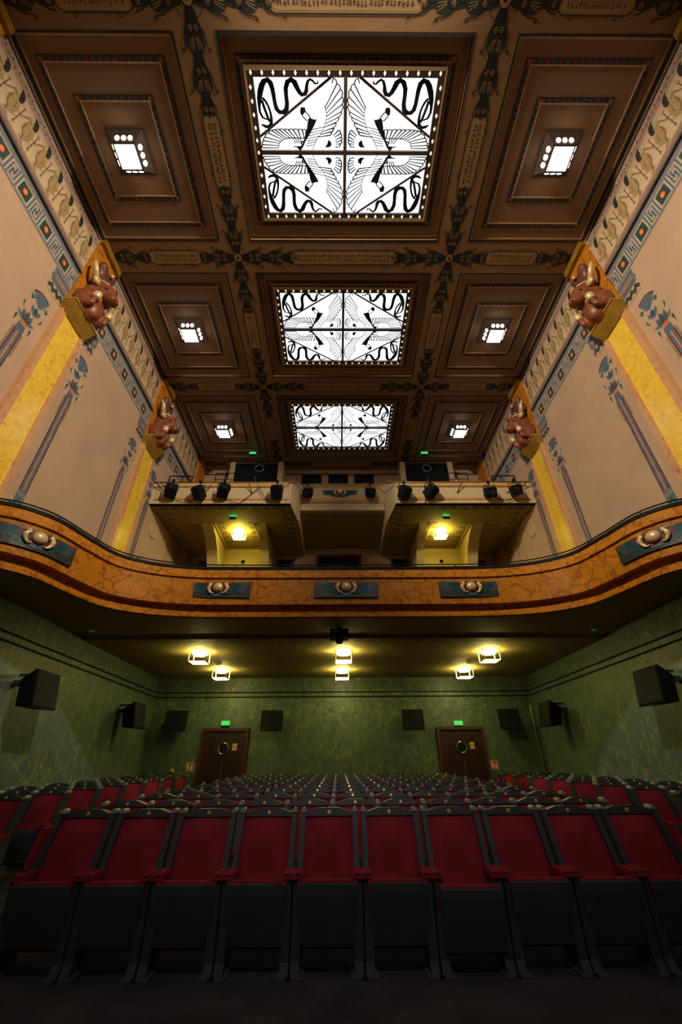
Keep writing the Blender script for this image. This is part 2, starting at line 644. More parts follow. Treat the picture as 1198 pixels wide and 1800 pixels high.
def glyphs(b, fr, L, H, mi, n, size=1.0):
    """small picture-writing signs in rows: birds, reeds, eyes, zigzags"""
    rnd = random.Random(int(L * 1000) + n)
    u = -L / 2
    while u < L / 2 - .03:
        k = rnd.randint(0, 5)
        v = rnd.uniform(-.012, .012)
        s = size * rnd.uniform(.8, 1.15)
        if k == 0:
            b.fill([(u, v - H * .4), (u + .012, v + H * .4), (u + .028 * s, v + H * .3), (u + .02, v - H * .4)], fr, .005, mi)
        elif k == 1:
            b.fill([(u, v - H * .1), (u + .02, v + H * .4), (u + .04 * s, v + H * .35), (u + .03, v + H * .1), (u + .06 * s, v - H * .15), (u + .03, v - H * .2), (u + .028, v - H * .45), (u + .018, v - H * .2)], fr, .005, mi)
        elif k == 2:
            for q in (-.3, 0, .3):
                b.fill([(u, v + H * q), (u + .05 * s, v + H * (q + .04)), (u + .05 * s, v + H * (q + .16)), (u, v + H * (q + .13))], fr, .005, mi)
        elif k == 3:
            b.ribbon([(u, v), (u + .012, v + H * .25), (u + .024, v), (u + .036, v + H * .25), (u + .048, v)], .012, fr, .005, mi)
            b.disc((u + .025, v - H * .25), .014, fr, .005, mi, 8)
        elif k == 4:
            b.ribbon([(u + .012, v - H * .4), (u + .012, v + H * .4)], .012, fr, .005, mi)
            b.ribbon([(u, v + H * .25), (u + .04, v + H * .3)], .013, fr, .005, mi)
        else:
            b.disc((u + .02, v + H * .15), .02, fr, .005, mi, 8, .014)
            b.ribbon([(u, v - H * .25), (u + .045, v - H * .25)], .012, fr, .005, mi)
        u += rnd.uniform(.05, .085)


def cartouche(L, wd=.175, rows=1):
    fr = FC(0)
    b = MB()
    def outline(k):
        a, c = L / 2 - k, wd - k
        pts = []
        for sx, sy in ((1, 1), (-1, 1), (-1, -1), (1, -1)):
            base = [(a, c * .35), (a - .03, c * .75), (a - .12, c)]
            pp = [(sx * u, sy * v) for u, v in base]
            pts += pp if sx * sy > 0 else pp[::-1]
        return pts
    b.fill(outline(0), fr, .002, 1)
    b.fill(outline(.035), fr, .003, 2)
    b.ribbon(outline(0), .022, fr, .005, 0, closed=True)
    for sx in (-1, 1):
        for sy in (-1, 1):
            c = (sx * (L / 2 - .28), sy * (wd + .03))
            b.ribbon([(c[0] + .025 * cos(2 * PI * i / 8), c[1] + .03 * sin(2 * PI * i / 8)) for i in range(8)], .014, fr, .005, 0, closed=True)
    H = .14
    for r in range(rows):
        glyphs(b, lambda u, v, w, r=r: fr(u, v + (r - (rows - 1) / 2) * .1, w), L - .3, H / rows * 1.3, 3, r + 3)
    return b.mesh('cartouche', ['black_line', 'gold_line', 'cart_tan', 'dark_brown'])


me_c26, me_c13, me_c12 = cartouche(2.75, rows=2), cartouche(1.35, rows=2), cartouche(1.3, rows=2)
XB = 2.75
YX = [1.28, 5.52, 9.78, 14.03]
for yi, yc in enumerate(YX):
    for s in (-1, 1):
        motif('medallion', me_med, s * XB, yc, 0)
        # toward centre
        a = PI if s > 0 else 0
        for k, d in enumerate((.12, .66)):
            motif('chain_motif', me_full, s * (XB - d), yc, a)
        motif('chain_motif', me_half, s * (XB - 1.17), yc, a)
        # toward the wall
        a = 0 if s > 0 else PI
        motif('chain_motif', me_full, s * (XB + .12), yc, a)
        motif('chain_motif', me_half, s * (XB + .64), yc, a)
        motif('cartouche', me_c13, s * (XB + 1.62), yc, 0)
        motif('chain_motif', me_half, s * (XB + 2.62), yc, a + PI)
        motif('chain_motif', me_full, s * (XB + 3.22), yc, a + PI)
    motif('cartouche', me_c26, 0, yc, 0)
    if yi < 3:
        y2 = YX[yi + 1]
        for s in (-1, 1):
            for (yy, dr) in ((yc, 1), (y2, -1)):
                a = PI / 2 * dr
                for d in (.12, .66):
                    motif('chain_motif', me_full, s * XB, yy + dr * d, a)
                motif('chain_motif', me_half, s * XB, yy + dr * 1.2, a)
            motif('cartouche', me_c12, s * XB, (yc + y2) / 2, PI / 2)

# ------------------------------------------------------------------ painted side walls
FIG_M = ['cream_paint', 'black_line', 'olive_skin', 'light_skin', 'brown_paint', 'mauve_paint', 'red_paint']


def figure_mesh(sx):
    fr = lambda u, v, w: (-sx * w, u, v)
    b = MB()
    # pale rounded panel
    b.fill([(-.40, .52), (-.40, .10), (-.36, .03), (-.28, 0), (-.18, 0), (-.10, .03), (-.07, .10), (-.07, .52), (-.2, .80)], fr, .003, 0)
    # kneeling body with bent legs
    b.fill([(-.09, .70), (.0, .72), (.07, .60), (.11, .44), (.09, .30), (.10, .22), (.06, .17), (-.02, .05), (-.07, .07), (-.05, .18), (-.13, .30), (-.14, .44), (-.12, .58)], fr, .004, 2)
    b.ribbon([(-.10, .56), (-.11, .42), (-.09, .30), (-.03, .20), (-.02, .08)], .014, fr, .005, 4)
    b.ribbon([(.0, .55), (.04, .42), (.02, .32)], .010, fr, .005, 4)
    # arm to the staff
    b.ribbon([(-.05, .66), (-.13, .70), (-.17, .62), (-.21, .52), (-.27, .44)], [.05, .05, .045, .03, .02], fr, .005, 2)
    b.ribbon([(-.05, .66), (-.13, .70), (-.17, .62), (-.21, .52), (-.27, .44)], .010, fr, .006, 4)
    # face and wig
    b.fill([(-.11, .90), (-.13, .82), (-.15, .78), (-.12, .74), (-.07, .72), (-.02, .74), (-.02, .92), (-.06, .93)], fr, .005, 3)
    b.fill([(-.09, .94), (-.04, .955), (.02, .93), (.06, .86), (.075, .76), (.07, .68), (.03, .63), (-.01, .65), (-.015, .72), (-.045, .80), (-.05, .88)], fr, .006, 1)
    b.ribbon([(-.10, .83), (-.075, .83)], .012, fr, .007, 1)
    # staff with cross bar
    b.ribbon([(-.26, .14), (-.265, .70)], .016, fr, .006, 4)
    b.ribbon([(-.31, .46), (-.215, .43)], .016, fr, .006, 4)
    b.ribbon([(-.30, .70), (-.23, .70)], .018, fr, .006, 4)
    b.fill([(-.29, .10), (-.26, .19), (-.23, .10), (-.26, .12)], fr, .006, 4)
    b.disc((-.26, .085), .012, fr, .006, 4, 8)
    # feet and offering marks
    for du, dv in ((.11, .28), (.14, .24), (.10, .21), (.15, .30)):
        b.ribbon([(du, dv), (du + .03, dv + .025)], .012, fr, .006, 4)
    b.ribbon([(-.02, .03), (.03, .05), (.05, .02)], .012, fr, .006, 4)
    return b.mesh('painted_figure', FIG_M)


WM = ['black_line', 'blue_paint', 'grey_blue', 'teal_paint', 'orange_paint', 'red_paint', 'cream_paint', 'mauve_paint', 'pink_tan', 'dark_brown', 'green_paint', 'maroon_paint', 'moulding_light', 'navy_paint']
BK, BL, GB, TE, OR, RD, CR, MV, PT, DB, GR, MR, ML, NV = range(14)


def frieze(sx, wall, y0, y1, tri=True):
    fr = FW(sx)
    # backgrounds
    b = MB()
    b.fill([(y0, 11.0), (y1, 11.0), (y1, 11.24), (y0, 11.24)], fr, .001, MV)
    b.fill([(y0, 12.17), (y1, 12.17), (y1, ZC), (y0, ZC)], fr, .001, PT)
    b.ribbon([(y0, 12.17), (y1, 12.17)], .02, fr, .002, MV)
    b.ribbon([(y0, 12.50), (y1, 12.50)], .09, fr, .003, BK)
    # wave with dots
    n = int((y1 - y0) / .185)
    st = (y1 - y0) / n
    pts = []
    for k in range(n * 8 + 1):
        u = y0 + k * st / 8
        pts.append((u, 12.30 + .055 * cos(2 * PI * k / 8)))
    b.ribbon(pts, .02, fr, .003, GB)
    for k in range(n):
        u = y0 + (k + .5) * st
        b.disc((u, 12.34), .026, fr, .004, MR, 8)
        b.disc((u, 12.34), .013, fr, .005, BK, 6)
        b.disc((u + st / 2, 12.265), .028, fr, .004, TE, 8, .02)
    # saw-tooth row
    n = int((y1 - y0) / .062)
    st = (y1 - y0) / n
    b.fill([(y0, 11.02), (y1, 11.02), (y1, 11.11), (y0, 11.11)], fr, .002, CR)
    for k in range(n):
        u = y0 + k * st
        b.fill([(u, 11.025), (u + st, 11.025), (u + st / 2, 11.10)], fr, .004, BK)
    b.ribbon([(y0, 11.125), (y1, 11.125)], .014, fr, .004, BK)
    b.build('painted_border', WM, wall)
    # cornice ledge
    b = MB()
    b.box((y0, 10.965, 0), (y1, 10.995, .05), 0, fr)
    b.box((y0, 10.995, 0), (y1, 11.015, .06), 1, fr)
    b.build('ledge', ['dark_brown', 'mauve_paint'], wall)
    # meander band
    b = MB()
    for z, wd, m in ((10.935, .05, GB), (10.885, .022, BL), (10.845, .022, BL), (10.385, .022, BL), (10.345, .026, GB)):
        b.ribbon([(y0, z), (y1, z)], wd, fr, .003, m)
    yc = (y0 + y1) / 2
    n = 5
    for k in range(n):
        c = yc + (k - (n - 1) / 2) * .645
        b.box((c - .125, 10.455, 0), (c + .125, 10.775, .003), TE, fr)
        b.ribbon([(c - .15, 10.43), (c + .15, 10.43), (c + .15, 10.80), (c - .15, 10.80)], .014, fr, .004, CR, closed=True)
        b.disc((c, 10.615), .085, fr, .005, BK, 12, .115)
        for a in range(8):
            t = a * PI / 4
            b.disc((c + .05 * cos(t), 10.615 + .075 * sin(t)), .026, fr, .006, RD, 8)
        b.disc((c, 10.615), .048, fr, .008, OR, 10, .07)
    for k in range(n + 1):
        c = yc + (k - n / 2) * .645
        if k in (0, n):
            if not tri:
                continue
        Z = 10.615
        for sg in (-1, 1):
            b.ribbon([(c + sg * .145, Z - .21), (c + sg * .145, Z + .21)], .034, fr, .004, BL)
        A = [(-.085, -.21), (-.085, .15), (.03, .15), (.03, .0), (-.03, .0), (-.03, .07)]
        for sg in (-1, 1):
            b.ribbon([(c + sg * u * .95, Z + sg * v) for u, v in A], .030, fr, .004, BL)
    b.build('painted_meander', WM, wall)


def lotus_mesh(sx, dr):
    """papyrus and lotus column painted beside a pilaster; dr = +1 when the pilaster lies toward smaller y"""
    f0 = FW(sx)
    fr = lambda u, v, w: (-sx * w, u * dr, v)
    b = MB()
    # pattern block and zigzag block reaching back to the pilaster
    b.fill([(-.43, 9.95), (.02, 9.95), (.10, 10.06), (.07, 10.18), (.10, 10.31), (-.43, 10.31)], fr, .002, GB)
    b.fill([(-.42, 10.05), (.0, 10.05), (.03, 10.2), (-.42, 10.2)], fr, .003, MV)
    for k in range(6):
        b.disc((-.38 + k * .07, 10.125), .022, fr, .005, PT, 8)
        b.disc((-.345 + k * .07, 10.125), .012, fr, .004, MR, 6)
    for z in (9.97, 10.02, 10.24, 10.28):
        b.ribbon([(-.43, z), (.05, z)], .012, fr, .004, NV)
    zz = [(-.40 + k * .075, 9.76 + (.09 if k % 2 else 0)) for k in range(7)]
    b.ribbon(zz, .075, fr, .003, TE)
    b.ribbon([(u, v - .055) for u, v in zz], .014, fr, .004, RD)
    b.ribbon([(u, v + .055) for u, v in zz], .014, fr, .004, RD)
    b.ribbon([(-.43, 9.93), (.07, 9.93)], .014, fr, .003, NV)
    b.ribbon([(-.43, 9.66), (.03, 9.66)], .012, fr, .003, GB)
    # papyrus fan
    arc = [(-.12 + .36 * cos(a), 9.06 + .36 * sin(a)) for a in [math.radians(x) for x in range(35, 130, 12)]]
    arc = [((u + .12) * .85 - .07, v) for u, v in arc]
    b.fill([(-.07, 9.05), (.02, 9.10)] + arc + [(-.14, 9.10)], fr, .003, GB)
    b.ribbon(arc, .03, fr, .005, MR)
    for u, v in arc[1:-1]:
        b.ribbon([(-.07, 9.08), (u, v)], .007, fr, .004, NV)
    for rr in (.45, .7):
        b.ribbon([(-.07 + (u + .07) * rr, 9.06 + (v - 9.06) * rr) for u, v in arc], .008, fr, .0045, BL)
    # lily
    for sg in (-1, 1):
        b.fill([(-.06, 8.80), (-.06 + sg * .05, 8.82), (-.06 + sg * .12, 8.90), (-.06 + sg * .11, 9.01), (-.06 + sg * .06, 8.95), (-.06, 9.03)], fr, .004, BL)
    b.fill([(-.10, 8.92), (-.06, 8.84), (-.02, 8.92), (-.06, 9.0)], fr, .006, TE)
    b.fill([(-.085, 8.92), (-.06, 8.87), (-.035, 8.92), (-.06, 8.97)], fr, .007, RD)
    # side leaves
    for c in ((-.24, 9.16), (.14, 9.12)):
        for a in (-50, 0, 50):
            t = math.radians(90 + a)
            b.fill([(c[0], c[1] - .06), (c[0] + .05 * cos(t) - .018, c[1] + .05 * sin(t)), (c[0] + .085 * cos(t), c[1] + .085 * sin(t)), (c[0] + .05 * cos(t) + .018, c[1] + .05 * sin(t))], fr, .004, GR)
    for sg, zc in ((-1, 8.84), (1, 8.82)):
        u = -.02 + sg * .19
        b.fill([(u, zc - .10), (u + sg * .07, zc), (u + sg * .04, zc + .10), (u + sg * .03, zc)], fr, .004, GR)
    for sg in (-1, 1):
        b.ribbon([(-.02 + sg * .03, 8.78), (-.02 + sg * .08, 8.82), (-.02 + sg * .06, 8.74)], .02, fr, .004, OR)
    # lotus flower
    for a, L, m in ((-58, .27, BL), (58, .27, BL), (-40, .22, GR), (40, .22, GR), (-22, .31, BL), (22, .31, BL), (0, .33, NV), (-31, .27, MR), (31, .27, MR), (-10, .26, MR), (10, .26, MR)):
        t = math.radians(90 + a)
        n_ = (-sin(t), cos(t))
        wdt = .035 if m in (BL, NV) else .018
        o = (.02, 8.46)
        p = lambda k, s: (o[0] + cos(t) * L * k + n_[0] * s, o[1] + sin(t) * L * k + n_[1] * s)
        b.fill([p(0.1, 0), p(.5, wdt), p(.8, wdt * .7), p(1, 0), p(.8, -wdt * .7), p(.5, -wdt)], fr, .003 + (.001 if m in (GR, MR) else 0) + (.002 if a == 0 else 0), m)
    # drooping buds
    for sg in (-1, 1):
        u = .02 + sg * .19
        b.fill([(u, 8.50), (u + sg * .03, 8.43), (u + sg * .005, 8.34), (u - sg * .03, 8.42)], fr, .004, GR)
        b.fill([(u, 8.38), (u + sg * .012, 8.34), (u + sg * .005, 8.29), (u - sg * .012, 8.34)], fr, .005, MR)
        b.ribbon([(.02 + sg * .09, 8.42), (u - sg * .03, 8.50), (u, 8.49)], .014, fr, .004, OR)
    # collar
    b.fill([(-.06, 8.40), (.10, 8.40), (.08, 8.49), (-.04, 8.49)], fr, .006, OR)
    for k in range(3):
        b.ribbon([(-.06, 8.42 + k * .027), (.10, 8.42 + k * .027)], .008, fr, .007, RD)
    b.fill([(-.08, 8.22), (.12, 8.22), (.10, 8.40), (-.06, 8.40)], fr, .006, GB)
    for k in range(4):
        b.ribbon([(-.075, 8.245 + k * .042), (.115, 8.245 + k * .042)], .01, fr, .007, NV)
    # stem
    zt, zb = 8.22, 5.75
    def band(a0, a1, b0, b1, m, w):
        b.fill([(b0, zb), (b1, zb), (a1, zt), (a0, zt)], fr, w, m)
    band(-.075, .115, -.085, .125, MR, .003)
    band(-.053, .093, -.063, .103, NV, .004)
    band(-.04, .012, -.05, .008, GB, .005)
    band(.03, .08, .034, .09, GB, .005)
    band(.01, .033, .008, .035, OR, .006)
    for k in range(11):
        z = zt - .03 - k * .055
        for sg, e in ((-1, -.075), (1, .115)):
            b.disc((e + sg * .028, z), .018, fr, .004, GR, 6, .014)
            b.disc((e + sg * .012, z - .025), .014, fr, .0035, OR, 6)
    # foot
    b.fill([(-.09, 5.35), (.13, 5.35), (.13, 5.75), (-.09, 5.75)], fr, .006, GB)
    for k in range(3):
        b.ribbon([(-.09, 5.70 - k * .03), (.13, 5.70 - k * .03)], .008, fr, .007, CR)
    b.fill([(-.09, 5.38), (.02, 5.60), (.13, 5.38)], fr, .008, GR)
    b.ribbon([(-.05, 5.36), (.02, 5.5), (.09, 5.36)], .014, fr, .009, CR)
    b.fill([(-.02, 5.36), (.02, 5.44), (.06, 5.36)], fr, .010, MR)
    return b.mesh('painted_lotus_column', WM)


PIL = [1.28, 5.50, 9.78, 14.06]
for sx, wall in ((-1, wall_l), (1, wall_r)):
    fm = figure_mesh(sx)
    for k in range(3):
        y0, y1 = PIL[k] + .42, PIL[k + 1] - .42
        frieze(sx, wall, y0, y1)
        nf = 8
        for q in range(nf):
            u = y0 + .30 + q * (y1 - y0 - .33) / (nf - .62)
            o = link('painted_figure', fm, wall, (sx * HX, u, 11.24))
    for dr in (1, -1):
        lm = lotus_mesh(sx, dr)
        for yc in PIL[1:3]:
            link('painted_lotus_column', lm, wall, (sx * HX, yc + dr * .81, 0))
    # round medallion and vine below the upper balcony
    b = MB()
    b.lathe([(.235, 0), (.235, .03), (.20, .045), (.17, .03), (1e-4, .028)], 24, (sx * HX, 11.42, 7.74), Matrix(((0, 0, -sx), (0, 1, 0), (1, 0, 0))))
    b.build('round_medallion', 'cream_paint', wall, smooth=False)
    b = MB()
    fr = FW(sx)
    pts = [(12.69 + .035 * sin(k * .8), 8.25 - k * .06) for k in range(50)]
    b.ribbon(pts, .02, fr, .004, 1)
    for k in range(0, 50, 2):
        sg = 1 if k % 4 else -1
        c = pts[k]
        b.fill([(c[0], c[1]), (c[0] + sg * .05, c[1] + .03), (c[0] + sg * .08, c[1]), (c[0] + sg * .04, c[1] - .03)], fr, .005, 0)
        if k % 6 == 0:
            b.disc((c[0] - sg * .03, c[1]), .02, fr, .006, 2, 8)
    b.build('painted_vine', ['green_paint', 'orange_paint', 'red_paint'], wall)
    # double moulding of the green wall
    b = MB()
    for z in (3.24, 3.38):
        b.box((YF, z, 0), (YB, z + .028, .03), 0, fr)
    b.build('moulding', 'black_paint', wall)

# ------------------------------------------------------------------ pilasters, capitals, bull busts
def bull_part(shape, vox, name):
    b = MB()
    shape(b)
    me = b.mesh(name, ['bull_red'])
    o = bpy.data.objects.new(name, me)
    COL.objects.link(o)
    m = o.modifiers.new('r', 'REMESH')
    m.mode = 'VOXEL'
    m.voxel_size = vox
    m.use_smooth_shade = True
    s = o.modifiers.new('s', 'SMOOTH')
    s.iterations = 8
    dg = bpy.context.evaluated_depsgraph_get()
    res = bpy.data.meshes.new_from_object(o.evaluated_get(dg))
    res.name = name
    bpy.data.objects.remove(o)
    return res


def ROT(ax, deg):
    return Matrix.Rotation(math.radians(deg), 3, ax)


def bull_body(b):        # local: +x out of the wall, y along the wall, z up, origin on the capital
    b.ell((.10, 0, .30), (.25, .34, .40))                       # chest
    b.ell((.24, 0, .22), (.13, .15, .26))
    b.ell((.14, 0, .68), (.22, .24, .34), R=ROT('Y', -12))      # neck
    b.tube(catmull([(.14, 0, .98), (.22, 0, .92), (.33, 0, .78), (.43, 0, .62), (.49, 0, .50), (.51, 0, .45)], 4), [.15, .17, .19, .205, .21, .205, .20, .19, .18, .17, .16, .15, .14, .135, .13, .13, .125, .12, .11, .09, .06][:21], 16)
    for sg in (-1, 1):
        b.ell((.33, sg * .13, .80), (.09, .06, .07))                     # brows
        b.ell((.30, sg * .14, .62), (.11, .06, .13))                     # cheeks
        b.ell((.12, sg * .29, .24), (.13, .07, .28), R=ROT('Y', -10))   # shoulders
        b.tube([(.10, sg * .27, .08), (.26, sg * .25, .08), (.34, sg * .235, .11)], [.075, .07, .06], 10)  # folded forelegs
        b.tube([(.33, sg * .235, .09), (.35, sg * .235, .20), (.36, sg * .235, .30)], [.058, .055, .05], 10)


def bull_back(b):        # paired humps of the headdress above the head
    b.ell((.08, 0, 1.18), (.14, .20, .36))
    for sg in (-1, 1):
        b.ell((.10, sg * .11, 1.50), (.11, .13, .24))
        b.ell((.13, sg * .17, 1.62), (.08, .085, .12))


me_bull = bull_part(bull_body, .024, 'body')
me_hump = bull_part(bull_back, .025, 'headdress')
me_hump.materials[0] = MATS['bull_brown']
BULL = [('body', me_bull), ('headdress', me_hump)]
for sg in (-1, 1):
    b = MB()
    pts = catmull([(.16, sg * .13, .95), (.20, sg * .27, .96), (.24, sg * .39, 1.03), (.23, sg * .45, 1.16), (.18, sg * .44, 1.30), (.13, sg * .39, 1.40)], 4)
    b.tube(pts, [.075 - .062 * i / (len(pts) - 1) for i in range(len(pts))], 10)
    BULL.append(('horn', b.mesh('horn', ['pale_gold'], smooth=True)))
    b = MB()
    b.ell((.24, sg * .26, .86), (.05, .10, .085), R=ROT('X', -sg * 25))
    BULL.append(('ear', b.mesh('ear', ['pale_gold'], smooth=True)))
    b = MB()
    b.lathe([(.055, 0), (.07, .02), (.075, .14), (.055, .17)], 12, (.355, sg * .235, .26), ROT('Y', 12))
    BULL.append(('hoof', b.mesh('hoof', ['pale_gold'], smooth=True)))
    b = MB()
    b.ell((.40, sg * .15, .74), (.03, .03, .03))
    BULL.append(('eye', b.mesh('eye', ['black_paint'], smooth=True)))
    b = MB()
    b.ell((.575, sg * .055, .50), (.02, .022, .018))
    BULL.append(('nostril', b.mesh('nostril', ['black_paint'], smooth=True)))
b = MB()
pts = [(.20 + .22 * cos(a), .215 * sin(a), .98 - .04 * cos(a)) for a in [math.radians(x) for x in range(-100, 101, 20)]]
b.tube(pts, .018, 8)
BULL.append(('brow_band', b.mesh('brow_band', ['pale_gold'], smooth=True)))
b = MB()
b.ell((.25, 0, 1.52), (.035, .03, .05))
BULL.append(('crest_jewel', b.mesh('crest_jewel', ['pale_gold'], smooth=True)))
b = MB()
b.ell((.23, 0, 1.08), (.03, .10, .13))
BULL.append(('forehead_disc', b.mesh('forehead_disc', ['pale_gold'], smooth=True)))

SIDE = {-1: 'left', 1: 'right'}
PWH = {0: 'nearest the camera at the top edge', 1: 'second from the stage', 2: 'standing just before the upper balcony', 3: 'in the rear corner'}
for sx in (-1, 1):
    for k, yc in enumerate(PIL):
        fr0 = FW(sx)
        org = (sx * HX, yc, ZM)
        p = thing('pilaster', 'gold marbled pilaster on the %s wall, %s' % (SIDE[sx], PWH[k]), 'pilaster', org)
        H0 = ZM if k < 3 else 4.3
        b = MB()
        b.box((yc - .28, H0, .0), (yc + .28, 9.64, .085), 0, fr0)
        b.build('shaft', 'marble_yellow', p, org)
        for sg in (-1, 1):
            b = MB()
            a, c = sorted((yc + sg * .285, yc + sg * .405))
            b.box((a, H0, 0), (c, 9.64, .115), 0, fr0)
            b.build('border_strip', 'marble_pink', p, org)
        # flared capital
        b = MB()
        def ring(h, out, z):
            return [fr0(yc - h, z, .0), fr0(yc + h, z, .0), fr0(yc + h, z, out), fr0(yc - h, z, out)]
        prof = [(.38, .12, 9.58), (.40, .145, 9.62), (.375, .125, 9.645), (.40, .17, 9.72), (.43, .27, 9.91), (.445, .30, 9.925), (.445, .30, 9.965), (.40, .25, 9.967)]
        rings = [ring(*q) for q in prof]
        for i in range(len(rings) - 1):
            for (u, v) in ((1, 2), (2, 3), (3, 0)):
                b.poly([rings[i][u], rings[i][v], rings[i + 1][v], rings[i + 1][u]], 1 if i == 5 else 0)
        b.poly(rings[0][::-1], 0)
        b.poly(rings[-1], 0)
        b.build('capital', ['gilt_dark', 'gilt'], p, org)
        # coffin shaped backing plate up to the ceiling
        b = MB()
        b.box((yc - .40, 9.96, 0), (yc + .40, ZC - .02, .06), 0, fr0)
        b.build('backing_plate', 'marble_orange', p, org)
        b = MB()
        b.prism([(yc - .42, ZC - .22), (yc + .42, ZC - .22), (yc + .40, ZC - .01), (yc - .40, ZC - .01)], .05, .16, fr0)
        b.build('plate_cap', 'gilt_dark', p, org)
        if k in (1, 2):
            bt = thing('bull_bust', 'red brown horned bull bust on the %s wall pilaster, %s' % (SIDE[sx], 'the nearer one' if k == 1 else 'the farther one'), 'bust', (sx * (HX - .06), yc, 9.967), 0 if sx < 0 else PI, 'bull busts on the pilasters')
            bt.scale = (1.25, 1.12, 1.08)
            for nm, me in BULL:
                link(nm, me, bt)

# ------------------------------------------------------------------ skylights
QX = 1.795          # inner pane half width
def crop_uv(px, py):
    """reference drawing units to panel fractions: u from the outer corner to the centre bar, v likewise"""
    v = (py - 178) / (975 - 178)
    v = v / (v + (1 - v) * (930.0 / 1028.0))
    xl = 112 + (py - 178) / 797 * 98
    return (px - xl) / (1140 - xl), v


def U(pts):
    return [crop_uv(*p) for p in pts]


snake = U([(270, 600), (215, 580), (183, 520), (175, 460), (178, 380), (190, 310), (210, 250), (235, 215), (270, 205), (305, 230), (328, 290), (342, 360), (355, 430), (375, 490), (410, 520), (450, 522), (485, 490), (492, 430), (482, 350), (478, 280), (500, 220), (540, 203), (575, 222), (605, 275), (635, 320), (665, 342), (695, 335), (712, 305), (716, 255), (730, 212), (755, 198), (785, 212), (812, 238), (835, 238), (848, 205)])
snake_w = [18, 20, 22, 26, 44, 52, 52, 48, 44, 44, 40, 36, 36, 40, 44, 46, 44, 38, 36, 40, 44, 48, 48, 44, 40, 40, 38, 36, 28, 24, 22, 20, 18, 12, 5]
hood = U([(212, 370), (250, 410), (280, 460), (302, 520), (314, 590), (312, 640), (300, 672)])
hood_w = [24, 22, 20, 20, 26, 32, 36]
bar_ = U([(205, 395), (235, 480), (270, 570), (295, 625)])
head = U([(310, 668), (270, 682), (240, 675), (205, 655), (197, 650)])
head_w = [34, 36, 34, 16, 6]
diag = U([(185, 800), (1000, 172)])
outer = [(215, 940), (215, 900), (225, 850), (240, 805), (280, 755), (315, 725), (355, 718), (400, 713), (455, 713), (505, 713), (560, 713), (615, 713), (665, 713), (712, 715)]
inner = [(395, 942), (400, 912), (405, 880), (425, 860), (445, 842), (470, 830), (495, 823), (530, 820), (560, 818), (590, 818), (625, 818), (650, 818), (690, 818), (700, 818)]
tips = [(1018, 185), (1060, 235), (1100, 285), (1118, 360), (1122, 435), (1110, 510), (1082, 570), (1050, 630), (1025, 690), (1005, 735), (980, 780)]
bases = [(1000, 235), (925, 470), (935, 492), (945, 525), (945, 560), (945, 600), (925, 645), (905, 690), (885, 740), (870, 770), (850, 800)]
fan2 = [((760, 690), (830, 590)), ((770, 715), (905, 680)), ((745, 755), (880, 720)), ((735, 790), (880, 748)), ((725, 825), (860, 790)), ((720, 855), (845, 832)), ((720, 885), (820, 862)), ((715, 915), (800, 900))]
tail_t = [(1085, 715), (1105, 755), (1112, 800), (1115, 840), (1108, 885), (1062, 932)]
tail_b = [(1020, 785), (1035, 805), (1045, 840), (1045, 868), (1050, 890), (1048, 915)]


def scallop(b, tipsuv, wd, fr, ctr, bulge=.18):
    for i in range(len(tipsuv) - 1):
        a, c = tipsuv[i], tipsuv[i + 1]
        m = ((a[0] + c[0]) / 2, (a[1] + c[1]) / 2)
        d = (m[0] - ctr[0], m[1] - ctr[1])
        l = math.hypot(*d)
        k = math.hypot(c[0] - a[0], c[1] - a[1]) * bulge
        m = (m[0] + d[0] / l * k, m[1] + d[1] / l * k)
        b.ribbon([a, m, c], wd, fr, 0, 0)


